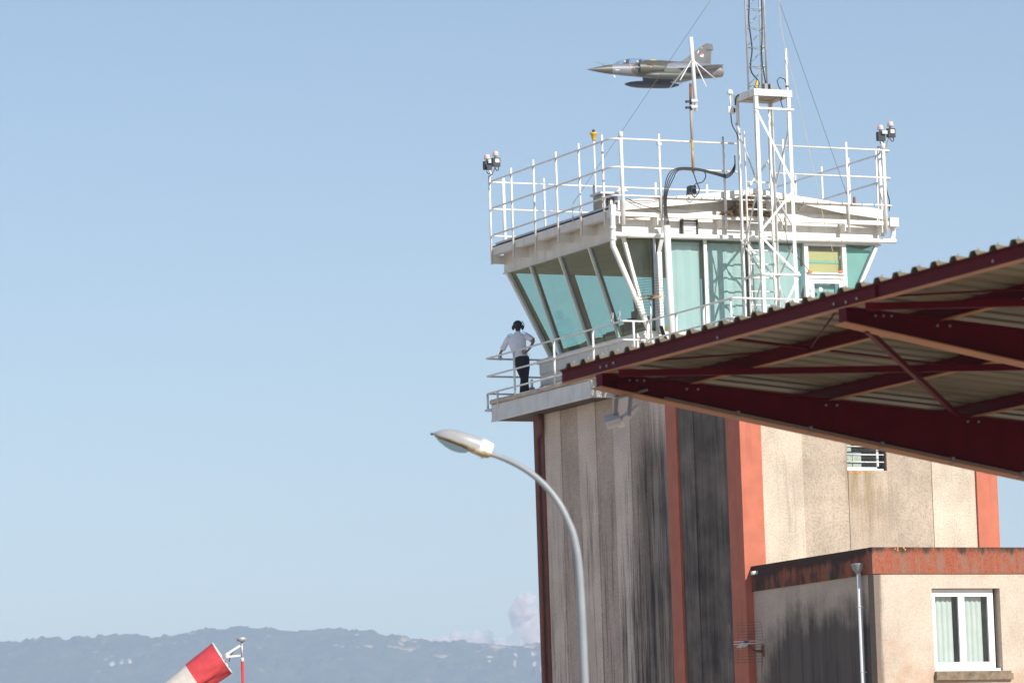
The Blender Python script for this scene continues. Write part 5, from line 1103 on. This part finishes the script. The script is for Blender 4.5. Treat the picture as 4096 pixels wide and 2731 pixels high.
axd = ((zw(1380, 922)+zw(1650, 1010))/2 - mc).normalized()
upv = (ma-mb_).normalized(); ndep = axd.cross(upv).normalized(); upv = ndep.cross(axd).normalized()
skew = FWD*0.10
MB().tube([mc+(ma-mb_)/2*math.cos(a)+(ndep*R0*0.97)*math.sin(a) for a in np.linspace(0, 2*math.pi, 28, endpoint=False)], 0.016, 6, closed=True).build('hoop', 'lamp_white', ws)
rw = random.Random(5); ph = [rw.uniform(0, 6.28) for _ in range(8)]
lens = [0, 0.86, 1.70, 2.5, 3.3, 4.0]
def sockring(s_):
    out = []; f = s_/4.0; r_ = R0*(1-0.55*f)
    sag = Vector((0, 0, -0.10*f*f*4))
    cen = mc+axd*s_*0.98+sag; blend = max(0.0, 1-s_/0.8)
    uu = upv.lerp((ma-mb_).normalized(), blend)
    for j in range(40):
        a = 2*math.pi*j/40
        wr = 0.035*math.sin(5*a+ph[0]+s_*2.0)*min(1, s_*1.2+0.2)+0.028*math.sin(9*a+ph[1]-s_*4)*min(1, s_*2)+0.02*math.sin(14*a+ph[2]+s_*5)
        wr *= (2.4 if math.cos(a) < 0.25 else 0.4)
        out.append(cen+uu*math.cos(a)*r_*(1+wr)+ndep*math.sin(a)*r_*(1+wr*0.7))
    return out
for k in range(5):
    st = [sockring(lens[k]+(lens[k+1]-lens[k])*i/10) for i in range(11)]; vs_ = [x for s_ in st for x in s_]; fs = []
    for i in range(10):
        for j in range(40): fs.append((i*40+j, i*40+(j+1) % 40, (i+1)*40+(j+1) % 40, (i+1)*40+j))
    mb = MB(); mb.add(vs_, fs, True); mb.build('sock_band', 'sock_red' if k % 2 == 0 else 'sock_white', ws)

# ------------------------------------------------------------------ fighter jet
m, t = newmat('jet_camouflage'); p = t.pos(True)
n1 = t.noise(p, 0.42, 0.6); n2 = t.noise(p, 3.0, 4)
c = t.mix(t.ramp(n1, 0.455, 0.475), (0.080, 0.080, 0.052, 1), (0.19, 0.205, 0.235, 1))
xj = t.xyz(p)[0]; c = t.mix(t.ramp(xj, 4.55, 4.65), c, (0.082, 0.080, 0.052, 1))
c = t.mix(1.0, c, t.mix(n2, (0.85, 0.85, 0.85, 1), (1.1, 1.1, 1.1, 1)), 'MULTIPLY')
b = t.n('ShaderNodeBsdfPrincipled', None, Base_Color=c, Roughness=0.42); t.out(b)
jet = bpy.data.objects.new('fighter_jet', None); COL.objects.link(jet); jet['_b'] = (0, 0, 0); jet.empty_display_size = 1
tag(jet, 'grey and green camouflaged delta-wing fighter jet with drop tanks in flight', 'fighter jet')
PSI, BANK, PIT = math.radians(25), math.radians(1.5), math.radians(-1.6)
fw = -RIGHT*math.cos(PSI)-FWD*math.sin(PSI); fw = (fw*math.cos(PIT)+Vector((0,0,1))*math.sin(PIT)).normalized()
lf = Vector((0,0,1)).cross(fw).normalized(); upj = fw.cross(lf)
lf2 = lf*math.cos(BANK)+upj*math.sin(BANK); up2 = fw.cross(lf2)
JD = 425.0; jp = pd(2618, 282, JD)
jet.matrix_world = Matrix(((fw.x, lf2.x, up2.x, jp.x), (fw.y, lf2.y, up2.y, jp.y), (fw.z, lf2.z, up2.z, jp.z), (0,0,0,1)))
def loft(sec, n=22, ex=0.9, y0=0.0):
    """sections (x, z centre, half width, up, down)"""
    vs_, fs = [], []
    for (x, zc_, w_, hu, hd) in sec:
        for j in range(n):
            a = 2*math.pi*j/n; ca, sa = math.cos(a), math.sin(a)
            vs_.append((x, y0+w_*math.copysign(abs(ca)**ex, ca), zc_+(hu if sa > 0 else hd)*math.copysign(abs(sa)**ex, sa)))
    for i in range(len(sec)-1):
        for j in range(n): fs.append((i*n+j, (i+1)*n+j, (i+1)*n+(j+1) % n, i*n+(j+1) % n))
    mb = MB(); mb.add(vs_, fs, True); k = len(sec)-1
    mb.add([vs_[k*n+j] for j in range(n)], [tuple(range(n))]); return mb
NX = 7.1
def sx_(s_): return NX-s_
loft([(sx_(0), -0.05, .012, .012, .012), (sx_(.5), -0.04, .12, .12, .12), (sx_(1.2), -0.03, .25, .26, .25), (sx_(2.0), -0.02, .37, .40, .38), (sx_(2.9), 0, .48, .50, .48), (sx_(3.8), 0, .56, .55, .56), (sx_(4.8), 0, .62, .62, .62), (sx_(5.6), 0, .70, .74, .68), (sx_(6.4), 0, .80, .92, .72), (sx_(7.6), 0, .90, .90, .76), (sx_(9), 0, .95, .84, .78), (sx_(10.4), 0, .93, .80, .78), (sx_(11.6), 0, .85, .74, .74), (sx_(12.6), 0, .74, .68, .69), (sx_(13.3), 0, .66, .63, .64)]).build('fuselage', 'jet_camouflage', jet)
loft([(sx_(13.28), 0, .62, .60, .62), (sx_(13.7), 0, .60, .58, .60), (sx_(14.2), 0, .53, .52, .53)]).build('nozzle', 'jet_metal', jet)
loft([(sx_(5.7), .62, .16, .22, .1), (sx_(6.5), .70, .24, .30, .2), (sx_(8), .66, .22, .30, .2), (sx_(9.6), .62, .18, .26, .2), (sx_(11.5), .60, .14, .22, .2), (sx_(13.2), .55, .10, .18, .15)]).build('spine', 'jet_camouflage', jet)
cnp = loft([(sx_(2.55), .40, .10, .02, .02), (sx_(3.0), .42, .28, .22, .05), (sx_(3.6), .44, .37, .42, .05), (sx_(4.3), .46, .40, .58, .05), (sx_(5.0), .48, .40, .62, .05), (sx_(5.8), .50, .36, .56, .05), (sx_(6.5), .55, .26, .42, .05)]).build('canopy', 'jet_glass', jet)
for s_ in (3.35, 4.45, 5.75):
    MB().tube([(sx_(s_), 0.40*math.cos(a)*(0.80 if s_ < 3.5 else 0.98), 0.45+(0.33 if s_ < 3.5 else 0.60)*math.sin(a)) for a in np.linspace(0, math.pi, 11)], 0.022, 5).build('canopy_frame', 'jet_grey', cnp)
for s_ in (4.0, 5.35):
    MB().ball((sx_(s_), 0, 0.78), 0.14, 12, 8, (1.1, 0.9, 1.0)).build('helmet', 'jet_white' , jet)
    MB().box((sx_(s_+0.38), -0.22, 0.3), (sx_(s_+0.22), 0.22, 0.94)).build('ejection_seat', 'black_plastic', jet)
    MB().ball((sx_(s_+0.03), 0, 0.50), 0.22, 10, 7, (0.8, 1.1, 0.9)).build('crew_torso', 'tank_green', jet)
for sg in (1, -1):
    loft([(sx_(5.15), 0.10, .24, .40, .42), (sx_(5.5), 0.10, .28, .42, .45), (sx_(6.5), 0.08, .30, .42, .48), (sx_(8.0), 0.02, .30, .40, .45), (sx_(10.0), 0.0, .20, .3, .35)], 18, 0.9, sg*0.72).build('intake', 'jet_camouflage', jet)
    loft([(sx_(5.148), 0.10, .20, .36, .38), (sx_(5.14), 0.10, .20, .36, .38)], 18, 0.9, sg*0.72).build('intake_mouth', 'black_plastic', jet)
    loft([(sx_(4.75), 0.10, .01, .01, .01), (sx_(5.2), 0.10, .13, .14, .14)], 12, 1.0, sg*0.70).build('shock_cone', 'zinc_grey', jet)
    # delta wing
    a0, a1, a2, a3 = (sx_(5.9), sg*0.75, -0.26), (sx_(11.55), sg*4.35, -0.24), (sx_(12.2), sg*4.40, -0.24), (sx_(13.0), sg*0.70, -0.28)
    mbw = MB(); c0 = Vector(((a0[0]+a3[0])/2, a0[1], a0[2])); P4 = [Vector(x) for x in (a0, a1, a2, a3)]
    tops = [P4[0], P4[1], P4[2], P4[3]]; cen = [Vector((sx_(9.2), sg*0.75, -0.12)), Vector((sx_(11.9), sg*4.3, -0.22))]; cenb = [Vector((sx_(9.2), sg*0.75, -0.42)), Vector((sx_(11.9), sg*4.3, -0.26))]
    mbw.add(tops+cen+cenb, [(0, 1, 5, 4), (4, 5, 2, 3), (1, 0, 6, 7), (7, 6, 3, 2), (1, 7, 2, 5), (0, 4, 3, 6)])
    mbw.build('wing', 'jet_camouflage', jet)
    st0 = 4.95; tk = [(0, .02), (.25, .14), (.7, .25), (1.3, .32), (1.9, .345), (4.0, .345), (4.7, .31), (5.3, .20), (5.8, .06)]
    loft([(sx_(st0+s_), -0.92, r_, r_, r_) for s_, r_ in tk], 18, 1.0, sg*2.25).build('drop_tank', 'tank_green' if sg > 0 else 'tank_dark', jet)
    MB().box((sx_(st0+2.0), sg*2.25-0.05, -0.62), (sx_(st0+5.2), sg*2.25+0.05, -0.24)).build('pylon', 'tank_green', jet)
    MB().quadslab([(sx_(st0+5.3), sg*2.25, -0.8), (sx_(st0+6.2), sg*2.25+0.35*sg, -0.72), (sx_(st0+6.35), sg*2.25+0.35*sg, -0.72), (sx_(st0+6.0), sg*2.25, -0.8)], (0, 0, 0.03)).build('tank_fin', 'tank_dark', jet)
fp = [(9.5, 0.72), (10.2, 0.98), (12.5, 2.55), (12.8, 2.70), (13.45, 2.66), (13.52, 2.2), (13.50, 2.0), (13.3, 1.98), (13.1, 0.66)]
paint('jet_fin', (0.105, 0.112, 0.105), 0.5, var=0.3, vscale=0.8, local=True)
fin = MB().quadslab([(sx_(a), -0.035, z) for a, z in fp], (0, 0.07, 0)).build('fin', 'jet_fin', jet)
MB().lathe([(0.02, 0), (0.07, 0.15), (0.08, 0.5), (0.05, 0.7)], (sx_(13.45), 0, 2.06), 10, 'x').build('fairing', 'tank_dark', fin)
MB().box((sx_(12.35), 0.036, 2.2), (sx_(12.2), 0.05, 2.3)).build('light', 'jet_yellow', fin)
em = MB().quadslab([(sx_(12.0), 0.037, 1.42), (sx_(12.35), 0.037, 1.35), (sx_(12.45), 0.037, 1.60), (sx_(12.2), 0.037, 1.68)], (0, 0.006, 0)).build('emblem', 'jet_white', fin)
MB().quadslab([(sx_(12.05), 0.045, 1.60), (sx_(12.25), 0.045, 1.55), (sx_(12.4), 0.045, 1.70), (sx_(12.2), 0.045, 1.74)], (0, 0.005, 0)).build('emblem_flash', 'jet_red', fin)
MB().quadslab([(sx_(11.75), 0.037, 1.72), (sx_(11.85), 0.037, 1.68), (sx_(12.0), 0.037, 1.98), (sx_(11.9), 0.037, 2.0)], (0, 0.005, 0)).build('marking', 'jet_white', fin)
MB().tube([(sx_(1.95), 0.10, 0.30), (sx_(1.5), 0.14, 0.55), (sx_(1.15), 0.14, 0.62), (sx_(0.95), 0.14, 0.63)], [0.04, 0.035, 0.03, 0.045], 8).build('refuelling_probe', 'zinc_grey', jet)
MB().box((sx_(7.2), 0.12, 0.985), (sx_(6.65), 0.235, 0.91)).build('data_plate', 'jet_yellow', jet)
for s_, z, y in ((4.25, 0.30, 0.60), (6.2, 0.10, 1.03)):
    MB().quadslab([(sx_(s_-0.12), y, z+0.12), (sx_(s_+0.12), y, z+0.12), (sx_(s_), y, z-0.12)], (0, 0.01, 0)).build('warning_triangle', 'jet_red', jet)
    MB().quadslab([(sx_(s_-0.05), y+0.012, z+0.07), (sx_(s_+0.05), y+0.012, z+0.07), (sx_(s_), y+0.012, z-0.05)], (0, 0.004, 0)).build('warning_mark', 'jet_white', jet)
MB().quadslab([(sx_(2.75), 0.45, -0.10), (sx_(3.15), 0.50, -0.10), (sx_(3.15), 0.49, -0.17), (sx_(2.75), 0.44, -0.17)], (0, 0.02, 0)).build('sensor_window', 'jet_white', jet)
MB().quadslab([(sx_(5.95), 1.03, 0.36), (sx_(6.6), 1.03, 0.36), (sx_(6.5), 1.03, 0.24), (sx_(5.75), 1.02, 0.30)], (0, 0.01, 0)).build('auxiliary_intake', 'black_plastic', jet)
MB().quadslab([(sx_(2.6), 0, -0.45), (sx_(2.8), 0, -0.46), (sx_(2.95), 0, -0.75), (sx_(2.85), 0, -0.75)], (0, 0.03, 0)).build('blade_aerial', 'jet_white', jet)

for o in bpy.data.objects:
    if '_b' in o: del o['_b']
